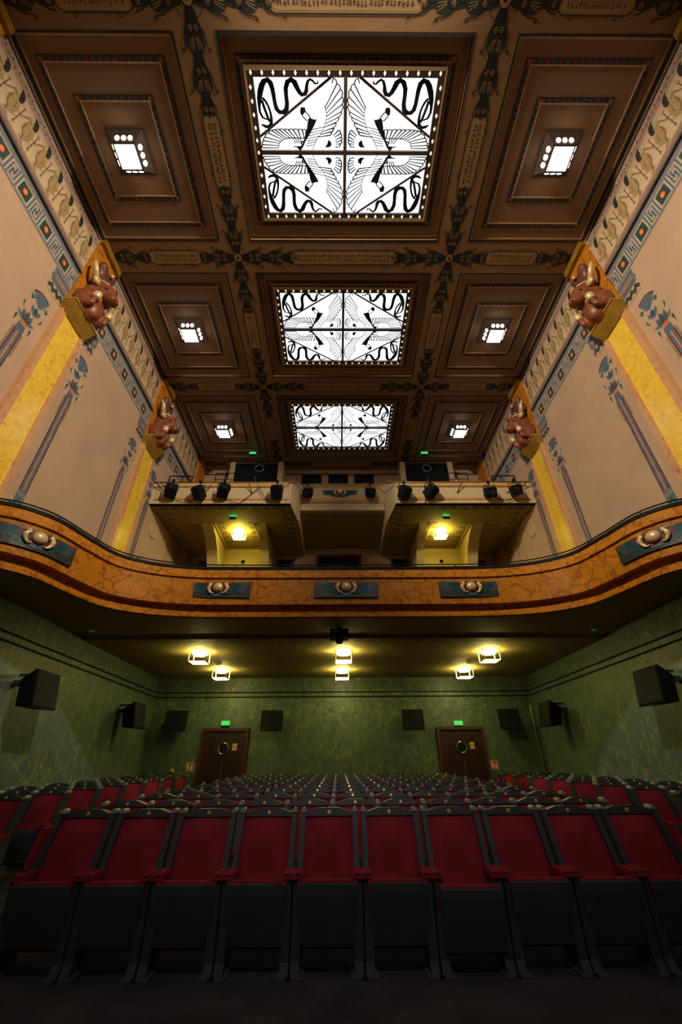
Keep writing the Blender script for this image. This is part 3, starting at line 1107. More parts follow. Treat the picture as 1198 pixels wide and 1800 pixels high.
def tracery_meshes(qx, qy, hy):
    """qx,qy = signs of the quadrant; panel frame: corner (qx*QX, qy*hy) toward the centre bars"""
    sc = 1.0 / 1028 * QX
    def fr(u, v, w):
        return (qx * (QX - u * (QX - .03)), qy * (hy - v * (hy - .03)), -w)
    k = 1.0 / 1028
    bs = MB()
    bs.ribbon(snake, [x * k * 1.3 for x in snake_w], fr)
    bs.ribbon(hood, [x * k * 1.3 for x in hood_w], fr, .001)
    bs.ribbon(bar_, 32 * k, fr, .001)
    bs.ribbon(head, [x * k * 1.3 for x in head_w], fr, .001)
    k, k0 = k * 1.75, k
    bb = MB()
    ou, inn = U(outer), U(inner)
    c0 = crop_uv(560, 950)
    scallop(bb, ou, 9 * k, fr, c0)
    for a, c in zip(ou, inn):
        bb.ribbon([a, c], [11 * k, 8 * k], fr)
    bb.ribbon(inn[:8], 6 * k, fr)
    bb.ribbon(U([(490, 820), (560, 816), (640, 816), (700, 818)]), 9 * k, fr)
    for x in (565, 592, 618, 645):
        bb.ribbon(U([(x, 820), (x + 28 - (x - 565) * .25, 882)]), 7 * k, fr)
    ti, ba = U(tips), U(bases)
    scallop(bb, ti, 8 * k, fr, crop_uv(800, 600))
    for i, (a, c) in enumerate(zip(ti, ba)):
        bb.ribbon([a, c], [(9 if i < 7 else 12) * k, 7 * k], fr)
    bb.ribbon(U([(920, 455), (945, 540), (930, 640), (880, 765), (830, 830), (785, 960)]), 5 * k, fr)
    for a, c in fan2:
        bb.ribbon(U([a, c]), [8 * k, 6 * k], fr)
    bb.ribbon(U([(1030, 690), (985, 780), (850, 800)]), 8 * k, fr)
    tt, tb = U(tail_t), U(tail_b)
    scallop(bb, tt, 9 * k, fr, crop_uv(1000, 850))
    for a, c in zip(tt, tb):
        bb.ribbon([a, c], [11 * k, 7 * k], fr)
    bb.fill(U([(965, 830), (1000, 868), (1002, 905), (975, 932), (925, 930), (952, 890)]), fr, .001)
    # body, neck, head, claw
    bb.ribbon(U([(785, 590), (768, 640), (748, 710), (722, 790), (695, 850), (680, 890), (664, 925), (645, 940)]), [x * k0 for x in (95, 92, 66, 36, 26, 26, 34, 50)], fr, .001)
    bb.ribbon(U([(690, 850), (660, 862), (655, 880), (668, 892)]), 12 * k, fr, .001)
    bb.disc(crop_uv(640, 938), 30 * k0, fr, .002, 0, 12)
    bb.fill(U([(655, 918), (600, 918), (548, 910), (590, 932), (640, 945)]), fr, .001)
    bb.ribbon(U([(645, 945), (645, 980)]), 34 * k0, fr, .001)
    bb.fill(U([(640, 500), (650, 463), (696, 468), (706, 512), (665, 556), (645, 540)]), fr, .001)
    for seg in (((663, 552), (715, 610), (752, 590)), ((704, 512), (748, 560), (760, 592))):
        bb.ribbon(U(seg), 9 * k, fr, .001)
    k = k0
    bd = MB()
    bd.ribbon(diag, 36 * k, fr, .002)
    return bs, bb, bd


HYQ = 1.145
TRAC = []
for qx in (-1, 1):
    for qy in (-1, 1):
        bs, bb, bd = tracery_meshes(qx, qy, HYQ)
        TRAC.append((bs.mesh('snake_tracery', ['black_paint']), bb.mesh('bird_tracery', ['black_paint']), bd.mesh('diagonal_bar', ['bronze_frame'])))
# shared skylight meshes, local origin at the centre of the pane plane
b = MB()
X0, Y0 = 1.94, 1.27
for (x0, x1, y0, y1) in ((-X0, X0, -Y0, -HYQ), (-X0, X0, HYQ, Y0), (-X0, -QX, -HYQ, HYQ), (QX, X0, -HYQ, HYQ)):
    b.box((x0, y0, -.03), (x1, y1, .07))
me_frame = b.mesh('frame', ['bronze_frame'])
b = MB()
b.ribbon([(-X0, -Y0), (X0, -Y0), (X0, Y0), (-X0, Y0)], .05, FC(0), .032, 0, closed=True, thick=-.03)
me_trim = b.mesh('outer_trim', ['moulding_light'])
b = MB()
b.box((-.035, -HYQ, -.045), (.035, HYQ, .03))
me_mv = b.mesh('mullion', ['bronze_frame'])
b = MB()
b.box((-QX, -.035, -.04), (QX, .035, .03))
me_mh = b.mesh('mullion', ['bronze_frame'])
b = MB()
for i in range(18):
    x = -1.83 + i * 3.66 / 17
    for y in (-1.2075, 1.2075):
        b.poly([(x - .028, y, -.034), (x, y - .042, -.034), (x + .028, y, -.034), (x, y + .042, -.034)])
for i in range(1, 12):
    y = -1.2075 + i * 2.415 / 12
    for x in (-1.868, 1.868):
        b.poly([(x - .028, y, -.034), (x, y - .042, -.034), (x + .028, y, -.034), (x, y + .042, -.034)])
me_dia = b.mesh('diamond_glass', ['diamond_glow'])
PANES = []
for qx in (-1, 1):
    for qy in (-1, 1):
        b = MB()
        x0, x1 = sorted((qx * .03, qx * QX))
        y0, y1 = sorted((qy * .03, qy * HYQ))
        b.box((x0, y0, .035), (x1, y1, .045))
        PANES.append(b.mesh('glass_pane', ['pane_glow']))
names = ['above and behind the camera', 'largest, nearest the stage', 'middle one of the row', 'farthest, above the upper balcony']
for bay in range(4):
    yc = (YS[1 + 2 * bay] + YS[2 + 2 * bay]) / 2
    t = thing('skylight', 'lit glass ceiling panel with black vulture and snake tracery, %s' % names[bay], 'skylight', (0, yc, ZC + .10), 0, 'vulture skylights along the ceiling')
    link('frame', me_frame, t)
    link('outer_trim', me_trim, t)
    link('mullion', me_mv, t)
    link('mullion', me_mh, t)
    link('diamond_glass', me_dia, t)
    for p in PANES:
        link('glass_pane', p, t)
    for (a, c, d) in TRAC:
        link('snake_tracery', a, t)
        link('bird_tracery', c, t)
        link('diagonal_bar', d, t)

# ---- box lamps of the side coffers
b = MB()
zt, zb, a, c = 0.0, -.30, .375, .225
b.box((-.40, -.40, -.035), (.40, .40, 0))
T = [(-a, -a, -.035), (a, -a, -.035), (a, a, -.035), (-a, a, -.035)]
Bt = [(-c, -c, zb), (c, -c, zb), (c, c, zb), (-c, c, zb)]
for i in range(4):
    j = (i + 1) % 4
    b.poly([T[i], T[j], Bt[j], Bt[i]])
b.ribbon([(-c, -c), (c, -c), (c, c), (-c, c)], .03, FC(zb), .002, 0, closed=True)
me_body = b.mesh('lamp_body', ['bronze_frame'])
b = MB()
b.box((-c + .02, -c + .02, zb - .006), (c - .02, c - .02, zb + .01))
me_panel = b.mesh('glass_panel', ['box_glow'])
CIRC = []
for i in range(4):
    rz = i * PI / 2
    R = Matrix.Rotation(rz, 3, 'Z')
    for k in (-1, 0, 1):
        b = MB()
        nrm = Vector((0, -(abs(zb) - .035), -(a - c))).normalized()
        up_ = Vector((0, (c - a), -(zb + .035)))
        dwn = Vector((0, a - c, zb + .035)).normalized()
        mid = Vector((k * .135, -(a * .38 + c * .62), zb * .62 - .035 * .38))
        pts = [R @ (mid + nrm * .006 + Vector((1, 0, 0)) * .050 * cos(2 * PI * q / 16) + dwn * .054 * sin(2 * PI * q / 16)) for q in range(16)]
        b.poly(pts)
        CIRC.append(b.mesh('round_glass', ['round_glow']))
bn = {0: 'above the camera', 1: 'nearest the stage', 2: 'middle bay', 3: 'farthest bay'}
for (x0, x1, y0, y1, d, ctr, bay) in COFF:
    if ctr:
        continue
    s = -1 if x0 < 0 else 1
    t = thing('ceiling_lamp', 'bronze box ceiling lamp with round glass holes, %s side, %s' % (SIDE[s], bn[bay]), 'lamp', (s * 4.60, (y0 + y1) / 2 - .01, ZC + d), 0, 'box lamps in the side coffers')
    link('lamp_body', me_body, t)
    link('glass_panel', me_panel, t)
    for m in CIRC:
        link('round_glass', m, t)

# ------------------------------------------------------------------ first balcony
half = [(0, 8.12), (1.2, 8.12), (2.4, 8.11), (3.06, 8.085), (3.62, 7.99), (4.14, 7.79), (4.57, 7.42), (4.78, 6.80), (4.95, 6.13), (5.20, 5.76), (5.52, 5.54), (HX, 5.36)]
full = [(-x, y, 0) for x, y in half[::-1]] + [(x, y, 0) for x, y in half[1:]]
CUR = catmull(full, 6)
NRM = []
for i in range(len(CUR)):
    d = (CUR[min(i + 1, len(CUR) - 1)] - CUR[max(i - 1, 0)]).normalized()
    NRM.append(Vector((d.y, -d.x, 0)))          # toward the audience


def sweep(b, prof, mi=0):
    ring = []
    for p, n in zip(CUR, NRM):
        ring.append([(min(max((p + n * o).x, -HX), HX), (p + n * o).y, z) for o, z in prof])
    for i in range(len(ring) - 1):
        for k in range(len(prof) - 1):
            b.poly([ring[i][k], ring[i + 1][k], ring[i + 1][k + 1], ring[i][k + 1]], mi)


balc = thing('balcony', 'curved orange marbled balcony sweeping across the hall above the stalls', 'balcony', (0, 8.12, 3.9))
bo = (0, 8.12, 3.9)
b = MB()
sweep(b, [(-.25, 4.92), (0, 4.92), (.045, 4.72), (.0, 4.705), (0, 4.15), (-.16, 4.15)])
b.build('fascia', 'marble_orange', balc, bo)
b = MB()
sweep(b, [(-.25, 4.985), (.012, 4.985), (.02, 4.975), (.02, 4.92), (-.25, 4.92), (-.25, 4.985)])
b.build('coping', 'black_paint', balc, bo)
b = MB()
sweep(b, [(-.16, 4.15), (-.17, 4.10), (-.15, 4.03), (-.10, 3.97), (-.075, 3.95), (-.075, 3.915), (-.14, 3.90)])
b.build('lower_moulding', 'marble_orange', balc, bo)
b = MB()
lip = [((p + n * -.14).x, (p + n * -.14).y) for p, n in zip(CUR, NRM)]
lip = [(min(max(x, -HX), HX), y) for x, y in lip]
b.fill(lip + [(HX, 9.6), (-HX, 9.6)], lambda u, v, w_: (u, v, w_), 3.90, 0)
b.poly([(-HX, 9.6, 3.90), (HX, 9.6, 3.90), (HX, 9.6, 3.84), (-HX, 9.6, 3.84)], 0)
b.poly([(-HX, 9.6, 3.84), (HX, 9.6, 3.84), (HX, YB, 3.84), (-HX, YB, 3.84)], 0)
inn_ = [((p + n * -.25).x, (p + n * -.25).y) for p, n in zip(CUR, NRM)]
inn_ = [(min(max(x, -HX), HX), y) for x, y in inn_]
b.fill(inn_ + [(HX, YB), (-HX, YB)], lambda u, v, w_: (u, v, w_), 4.3, 1)
b2 = MB()
for i in range(len(inn_) - 1):
    b2.poly([(*inn_[i], 4.3), (*inn_[i + 1], 4.3), (*inn_[i + 1], 4.985), (*inn_[i], 4.985)])
b.build('soffit', ['soffit_paint', 'carpet'], balc, bo)
b2.build('parapet_back', 'black_paint', balc, bo)
# painted leaf row on the low ceiling behind the step
b = MB()
fr = FC(3.84)
for k in range(-16, 17):
    for j, (dx, dy) in enumerate(((0, 0), (-.07, .02), (.07, .02))):
        c = (k * .3 + dx, 9.82 + dy)
        b.fill([(c[0] - .05, c[1]), (c[0], c[1] + .035), (c[0] + .05, c[1]), (c[0], c[1] - .03)], fr, .003, 0)
b.ribbon([(-5.2, 9.70), (5.2, 9.70)], .02, fr, .003, 1)
b.build('leaf_border', ['leaf_dark', 'maroon_paint'], balc, bo, kind='stuff')
# railing
rl = thing('handrail', 'thin black metal handrail along the top of the orange balcony', 'railing', (0, 8.2, 4.985))
ro = (0, 8.2, 4.985)
path = [((p + n * -.10).x, (p + n * -.10).y, 5.075) for p, n in zip(CUR, NRM)]
path = [q for q in path if abs(q[0]) < HX]
b = MB()
b.tube(path, .014, 8)
b.build('rail', 'black_paint', rl, ro, smooth=True)
for px in (-5.55, -5.03, -4.32, -2.47, -.72, 1.03, 2.47, 3.52, 4.80, 5.11, 5.57):
    q = min(path, key=lambda a: abs(a[0] - px))
    b = MB()
    b.tube([(q[0], q[1], 4.985), (q[0], q[1], 5.07)], .014, 8)
    b.build('post', 'black_paint', rl, ro, smooth=True)


# ---- winged sun plaques
def wing_meshes():
    ys = [.140 - k * .0235 for k in range(12)]
    def bx(y, A, Bv):
        q = (.15 - y) / Bv
        return A * math.sqrt(max(0, 1 - q * q)) if q < 1 else 0
    parts = {'maroon_feathers': MB(), 'teal_feathers': MB(), 'outer_feathers': MB()}
    for y in ys:
        x1, x2 = bx(y, .31, .235), bx(y, .47, .285)
        x3 = .64 - (.15 - y) * .55 if y > -.03 else 0
        for sg in (-1, 1):
            def bar(bm, a, c, d):
                if c - a < .015:
                    return
                P = []
                for w_, e in ((0, 0), (d, .004)):
                    P += [(sg * (a + 0), -w_, y - .009 + e), (sg * c, -w_, y - .009 - .008 + e), (sg * c, -w_, y + .009 - .008 - e), (sg * a, -w_, y + .009 - e)]
                bm.hexa(P)
            bar(parts['maroon_feathers'], 0.0, x1, .030)
            bar(parts['teal_feathers'], x1 + .002, x2, .024)
            if x3:
                bar(parts['outer_feathers'], x2 + .002, x3, .017)
    parts['maroon_feathers'].box((-.09, -.024, -.11), (.09, 0, .14))
    parts['teal_feathers'].prism([(-.16, -.115), (-.08, -.085), (.08, -.085), (.16, -.115), (.0, -.14)], 0, .026, lambda u, v, w_: (u, -w_, v))
    out = [(n, m.mesh(n, [mt])) for (n, m), mt in zip(parts.items(), ('plaque_maroon', 'plaque_teal', 'plaque_navy'))]
    b = MB()
    b.ell((0, -.05, .045), (.105, .075, .10), 20, 12)
    out.append(('sun_disc', b.mesh('sun_disc', ['pale_gold'], smooth=True)))
    for sg in (-1, 1):
        b = MB()
        pts = catmull([(sg * .215, -.055, .125), (sg * .165, -.065, .13), (sg * .15, -.06, .105), (sg * .185, -.055, .06), (sg * .185, -.05, .0), (sg * .155, -.05, -.055), (sg * .115, -.05, -.08), (sg * .085, -.05, -.06)], 4)
        rr = [.010, .016, .020, .026, .036, .042, .040, .034, .028, .022, .016, .012, .009]
        n = len(pts)
        b.tube(pts, [rr[min(len(rr) - 1, int(i * len(rr) / n))] for i in range(n)], 10)
        out.append(('cobra', b.mesh('cobra', ['pale_gold'], smooth=True)))
    return out


WING = wing_meshes()
b = MB()
for k in range(12):
    b.box((-.665 + k * 1.33 / 12, -.012, -.165), (-.665 + (k + 1) * 1.33 / 12, .01, .165))
me_plate = b.mesh('backing_board', ['plaque_grey'])


def bent(me, s, loc, rz):
    """bend a flat plaque mesh along the curved balcony front"""
    L = [0.0]
    for i in range(1, len(CUR)):
        L.append(L[-1] + (CUR[i] - CUR[i - 1]).length)
    i0 = min(range(len(CUR)), key=lambda q: abs(CUR[q].x - s))
    me = me.copy()
    inv = Matrix.Rotation(-rz, 3, 'Z')
    for v in me.vertices:
        d = L[i0] + v.co.x
        k = max(0, min(len(CUR) - 2, next((q for q in range(len(L) - 1) if L[q + 1] >= d), len(CUR) - 2)))
        t = (d - L[k]) / (L[k + 1] - L[k])
        p = CUR[k].lerp(CUR[k + 1], t)
        n = NRM[k].lerp(NRM[k + 1], t)
        q = p + n * (.03 - v.co.y)
        v.co = inv @ Vector((q.x - loc[0], q.y - loc[1], v.co.z))
    return me


for nm, s in (('far left', -5.07), ('centre left', -2.66), ('centre', 0.0), ('centre right', 2.61), ('far right', 5.07)):
    i = min(range(len(CUR)), key=lambda q: abs(CUR[q].x - s))
    p, n = CUR[i], NRM[i]
    if abs(s) < 3:
        loc, rz = (s, 8.085, 4.45), 0.0
    else:
        loc = (p.x + n.x * .035, p.y + n.y * .035, 4.45)
        rz = math.atan2(n.x, -n.y)
    t = thing('winged_sun_plaque', 'winged gold sun plaque with two cobras on the orange balcony front, %s' % nm, 'plaque', loc, rz, 'winged sun plaques on the balcony')
    for n_, me in [('backing_board', me_plate)] + WING:
        if abs(s) > 3:
            me = bent(me, s, loc, rz)
        link(n_, me, t)

# ------------------------------------------------------------------ upper balcony
YW, ZS, ZP = 10.75, 8.33, 9.13
up_b = thing('upper_balcony', 'cream upper balcony with orange marbled edging across the rear of the hall', 'balcony', (0, YW, ZS))
uo = (0, YW, ZS)
b, bb = MB(), MB()
for s in (-1, 1):
    xi, xi2 = s * 1.66, s * 1.40
    xo = s * (HX - .002)
    # parapet: face, trim, top, inside
    a, c = sorted((xi, xo))
    b.box((a, YW, ZS + .13), (c, YW + .14, ZP))
    b.box((a, YW - .03, ZS), (c, YW + .14, ZS + .12))
    b.box((a, YW - .02, ZP), (c, YW + .16, ZP + .03))
    # inner flank rising to the middle part
    P = [(xi, YW, ZS), (xi, YW, ZP), (s * 1.48, 12.0, 9.95), (s * 1.48, 12.0, ZS), (s * 1.47, YB, ZS), (s * 1.47, YB, 9.95)]
    b.poly([P[0], P[1], P[2], P[3]])
    b.poly([P[3], P[2], P[5], P[4]])
    bb.poly([(xi, YW, ZS), (xo, YW, ZS), (xo, YB, ZS), (s * 1.47, YB, ZS), (s * 1.48, 12.0, ZS)], 0)
    bb.poly([(xi, YW + .1, ZS + .3), (xo, YW + .1, ZS + .3), (xo, YB, ZS + .3), (s * 1.47, YB, ZS + .3), (s * 1.48, 12.0, ZS + .3)], 1)
b.box((-1.48, 12.0, 9.24), (1.48, 12.14, 9.93))
b.box((-1.5, 11.98, 9.93), (1.5, 12.16, 9.96))
b.box((-1.46, 12.06, 8.93), (1.46, 12.2, 9.22))
b.box((-1.48, 12.03, 9.20), (1.48, 12.2, 9.24))
b.box((-1.47, 12.03, 8.90), (1.47, 12.2, 8.98))
b.build('parapet', 'wing_cream', up_b, uo)
bb.poly([(-1.48, 12.1, 8.92), (1.48, 12.1, 8.92), (1.48, YB, 8.63), (-1.48, YB, 8.63)], 0)
bb.poly([(-1.48, 12.1, 9.3), (1.48, 12.1, 9.3), (1.48, YB, 9.3), (-1.48, YB, 9.3)], 1)
bb.build('soffit', ['soffit_paint', 'carpet'], up_b, uo)
fy = lambda Y: (lambda u, v, w_: (u, Y - w_, v))
b = MB()
for s in (-1, 1):
    a, c = sorted((s * 1.74, s * 5.95))
    p = [(a, ZS + .17), (c, ZS + .17), (c, ZP - .12), (a, ZP - .12)]
    b.ribbon(p, .085, fy(YW), .003, 0, closed=True)
    b.ribbon([(a - .04, ZS + .125), (c + .04, ZS + .125)], .02, fy(YW - .03), .003, 1)
    for k in range(9):
        b.disc((a + .2 + k * (c - a - .4) / 8, ZS + .06), .018, fy(YW - .03), .003, 1, 8)
p = [(-1.42, 9.30), (1.42, 9.30), (1.42, 9.86), (-1.42, 9.86)]
b.ribbon(p, .085, fy(12.0), .003, 0, closed=True)
b.build('marbled_edging', ['marble_border', 'brown_paint'], up_b, uo)
# painted leaves and lines under the wings
def leaf(b, fr, c, s=1.0):
    s *= 1.3
    for dx, dy, k in ((0, 0, 1.0), (-.06, .03, .8), (.06, .03, .8)):
        x, y = c[0] + dx * s, c[1] + dy * s
        b.fill([(x - .05 * k * s, y), (x, y + .04 * k * s), (x + .05 * k * s, y), (x, y - .035 * k * s)], fr, .003, 0)


b = MB()
fr = FC(ZS)
for s in (-1, 1):
    for k in range(11):
        leaf(b, fr, (s * (2.1 + k * .36), 11.0), 1.1)
    for k in range(9):
        leaf(b, fr, (s * 1.74, 11.3 + k * .34), .9)
        leaf(b, fr, (s * 5.72, 11.3 + k * .34), .9)
    for k in range(3):
        leaf(b, fr, (s * (4.72 + k * .28), 12.0 + k * .06), .9)
        leaf(b, fr, (s * (2.56 - k * .22), 12.0 + k * .06), .9)
    for k in range(6):
        leaf(b, fr, (s * 4.12, 11.9 + k * .34), .8)
        leaf(b, fr, (s * 3.12, 11.9 + k * .34), .8)
    for k in range(3):
        leaf(b, fr, (s * (3.32 + k * .3), 13.68), .8)
    wv = [(s * (4.25 + .02 * (-1) ** k), 11.95 + k * .1) for k in range(19)]
    b.ribbon(wv, .02, fr, .003, 1)
    wv = [(s * (2.99 + .02 * (-1) ** k), 11.95 + k * .1) for k in range(19)]
    b.ribbon(wv, .02, fr, .003, 1)
    for o in (.0, .06):
        b.ribbon([(s * (1.95 - o), YB - .1), (s * (1.95 - o), 10.86 + o), (s * 5.9, 10.86 + o)], .016, fr, .003, 2)
b.build('leaf_border', ['leaf_dark', 'maroon_paint', 'brown_paint'], up_b, uo, kind='stuff')
b = MB()
for k in range(7):
    leaf(b, FC(8.87), (-1.0 + k * .33, 12.5), .9)
b.ribbon([(-1.25, 12.35), (1.25, 12.35)], .02, FC(8.885), .003, 1)
b.build('leaf_border', ['leaf_dark', 'brown_paint'], up_b, uo, kind='stuff')
# vestibules with curved piers carrying the wing soffit
for s in (-1, 1):
    b = MB()
    prof = [(11.95, ZS), (12.15, 8.30), (12.55, 8.12), (12.95, 7.82), (13.25, 7.4), (13.38, 6.9), (13.40, 4.3), (YB, 4.3), (YB, ZS)]
    for x0, x1 in ((4.42, 4.80), (2.62, 2.90)):
        a, c = sorted((s * x0, s * x1))
        b.prism(prof, a, c, lambda u, v, w_: (w_, u, v))
    b.build('curved_pier', 'pier_paint', up_b, uo)
    b = MB()
    a, c = sorted((s * 2.90, s * 4.42))
    b.box((a, 13.9, 4.3), (c, 14.0, ZS))
    b.build('vestibule_wall', 'pier_paint', up_b, uo)
    b = MB()
    xs_ = s * 3.70
    b.lathe([(.075, 0), (.075, .02), (.055, .02), (.055, 0)], 14, (xs_, 13.9, 7.80), ROT('X', 90))
    b.build('round_emblem', 'dark_brown', up_b, uo)
    b = MB()
    for o, m in ((0, 0), (.09, 1)):
        for x in (4.32 + o, 3.00 - o):
            b.box((min(s * x, s * (x + .03)), 11.97, ZS - .02 - o * .2), (max(s * x, s * (x + .03)), 13.9, ZS), m)
    b.build('soffit_moulding', ['moulding_light', 'cream_paint'], up_b, uo)
# winged plaque in the middle of the upper parapet
t = thing('winged_sun_plaque', 'small winged gold sun relief in the middle of the cream upper balcony', 'plaque', (-.09, 11.99, 9.56), 0, 'winged sun plaques on the balcony')
for n_, me in WING:
    link(n_, me, t)
# lighting pipe
lp = thing('lighting_pipe', 'long thin pipe along the upper balcony front carrying the stage spotlights', 'pipe', (0, 10.6, 9.08))
lo_ = (0, 10.6, 9.08)
b = MB()
b.tube([(-6.05, 10.55, 9.03), (-1.80, 10.55, 9.01), (-1.62, 10.75, 9.20), (-1.42, 11.85, 9.82), (-1.25, 11.85, 9.88), (1.05, 11.85, 9.88), (1.22, 11.85, 9.82), (1.50, 10.75, 9.20), (1.66, 10.55, 9.02), (6.05, 10.55, 9.03)], .020, 8)
b.build('pipe', 'gilt_dark', lp, lo_, smooth=True)
for x, dx in ((-5.95, .35), (-5.80, .35), (-3.0, .1), (-1.95, .02), (1.80, 0), (3.8, -.15), (5.65, -.4), (5.90, -.4)):
    b = MB()
    b.tube([(x, 10.55, 9.02), (x + dx, 10.74, 8.72)], .017, 8)
    b.build('bracket', 'dark_brown', lp, lo_, smooth=True)


# ---- stage spotlights
def spot_meshes():
    out = []
    b = MB()      # body: rounded box tapering to the back, long axis along local -y (out)
    c = .05
    p2 = [(-.165 + c, -.165), (.165 - c, -.165), (.165, -.165 + c), (.165, .165 - c), (.165 - c, .165), (-.165 + c, .165), (-.165, .165 - c), (-.165, -.165 + c)]
    b.prism(p2, -.20, .17, lambda u, v, w_: (u, -w_, v))
    for k in range(4):
        b.box((-.172, -.10 + k * .055, -.08), (.172, -.075 + k * .055, .08))
    b.box((-.06, .19, -.10), (.06, .23, .10))
    out.append(('housing', b.mesh('housing', ['spot_black'])))
    b = MB()
    b.lathe([(.14, .16), (.15, .20), (.135, .20), (.125, .16)], 16, (0, 0, 0), ROT('X', 90))
    out.append(('lens_barrel', b.mesh('lens_barrel', ['spot_black'])))
    b = MB()
    b.lathe([(.125, .165), (.10, .18), (.05, .188), (1e-4, .19)], 16, (0, 0, 0), ROT('X', 90))
    out.append(('lens', b.mesh('lens', ['glass_dark'], smooth=True)))
    return out


SPM = spot_meshes()
by = MB()
by.tube([(-.19, 0, 0), (-.20, 0, .16), (-.17, 0, .26), (0, 0, .27), (.17, 0, .26), (.20, 0, .16), (.19, 0, 0)], .013, 6)
me_yoke = by.mesh('yoke', ['spot_black'])
by = MB()
by.tube([(0, 0, .26), (0, 0, .36)], .018, 8)
by.box((-.035, -.035, .34), (.035, .035, .43))
me_clamp = by.mesh('clamp', ['spot_black'])
SP = [(-5.35, 10.45, 8.63, -25, 25), (-4.49, 10.45, 8.57, -38, -15), (-3.73, 10.45, 8.63, -25, 25), (-2.07, 10.45, 8.58, -40, 0), (-1.22, 11.78, 9.47, 40, 0), (.97, 11.78, 9.47, 40, 0), (1.92, 10.45, 8.55, -38, 20), (2.75, 10.45, 8.60, -25, 35), (4.59, 10.45, 8.55, 35, -10), (5.41, 10.45, 8.63, 30, -20)]
for i, (x, y, z, tl, tz) in enumerate(SP):
    t = thing('stage_spotlight', 'black stage spotlight clamped to the upper balcony pipe, %s from the left' % ORD[i], 'spotlight', (x, y, z), 0, 'stage spotlights on the upper balcony')
    for n_, me in SPM:
        o = link(n_, me, t)
        o.rotation_euler = (math.radians(tl), 0, math.radians(tz))
    o = link('yoke', me_yoke, t)
    o.rotation_euler = (0, 0, math.radians(tz * .5))
    link('clamp', me_clamp, t)
# sagging cables
CB = [((-5.2, 10.62, 8.36), (-4.85, 10.62, 8.30), (-4.45, 10.64, 8.62), (-4.2, 10.62, 8.98)), ((-3.65, 10.64, 8.45), (-3.25, 10.66, 8.30), (-2.9, 10.66, 8.65), (-2.6, 10.62, 8.92)), ((-2.72, 10.62, 9.0), (-2.55, 10.66, 8.65), (-2.3, 10.64, 8.35), (-2.1, 10.60, 8.40)), ((4.75, 10.62, 8.50), (5.0, 10.64, 8.36), (5.25, 10.62, 8.40), (5.45, 10.55, 8.55)), ((2.60, 10.62, 8.95), (2.62, 10.66, 8.6), (2.58, 10.68, 8.35), (2.55, 10.68, 8.28))]
for i, c in enumerate(CB):
    b = MB()
    b.tube([tuple(p) for p in catmull(c, 5)], .011, 6)
    tag(b.build('cable', 'spot_black', smooth=True), 'thin black cable sagging across the cream upper balcony, %s from the left' % ORD[(0, 1, 2, 4, 3)[i]], 'cable', 'cables of the stage spotlights')

# ---- upper rear wall: doors, windows, frieze, rails
def zigzag_frieze():
    b = MB()
    fr = fy(YB)
    for s in (-1, 1):
        b.box((-HX, YB - .03, 12.30), (HX, YB, 12.33), 2)
    n = 66
    for k in range(n):
        u = -HX + .09 + k * (2 * HX - .18) / n
        st = (2 * HX - .18) / n
        b.ribbon([(u, 12.36), (u + st / 2, 12.46), (u + st, 12.36)], .025, fr, .004, 1)
        b.disc((u + st / 2, 12.39), .02, fr, .004, 0, 8)
    b.build('painted_border', ['black_line', 'cream_paint', 'dark_brown'], wall_b)


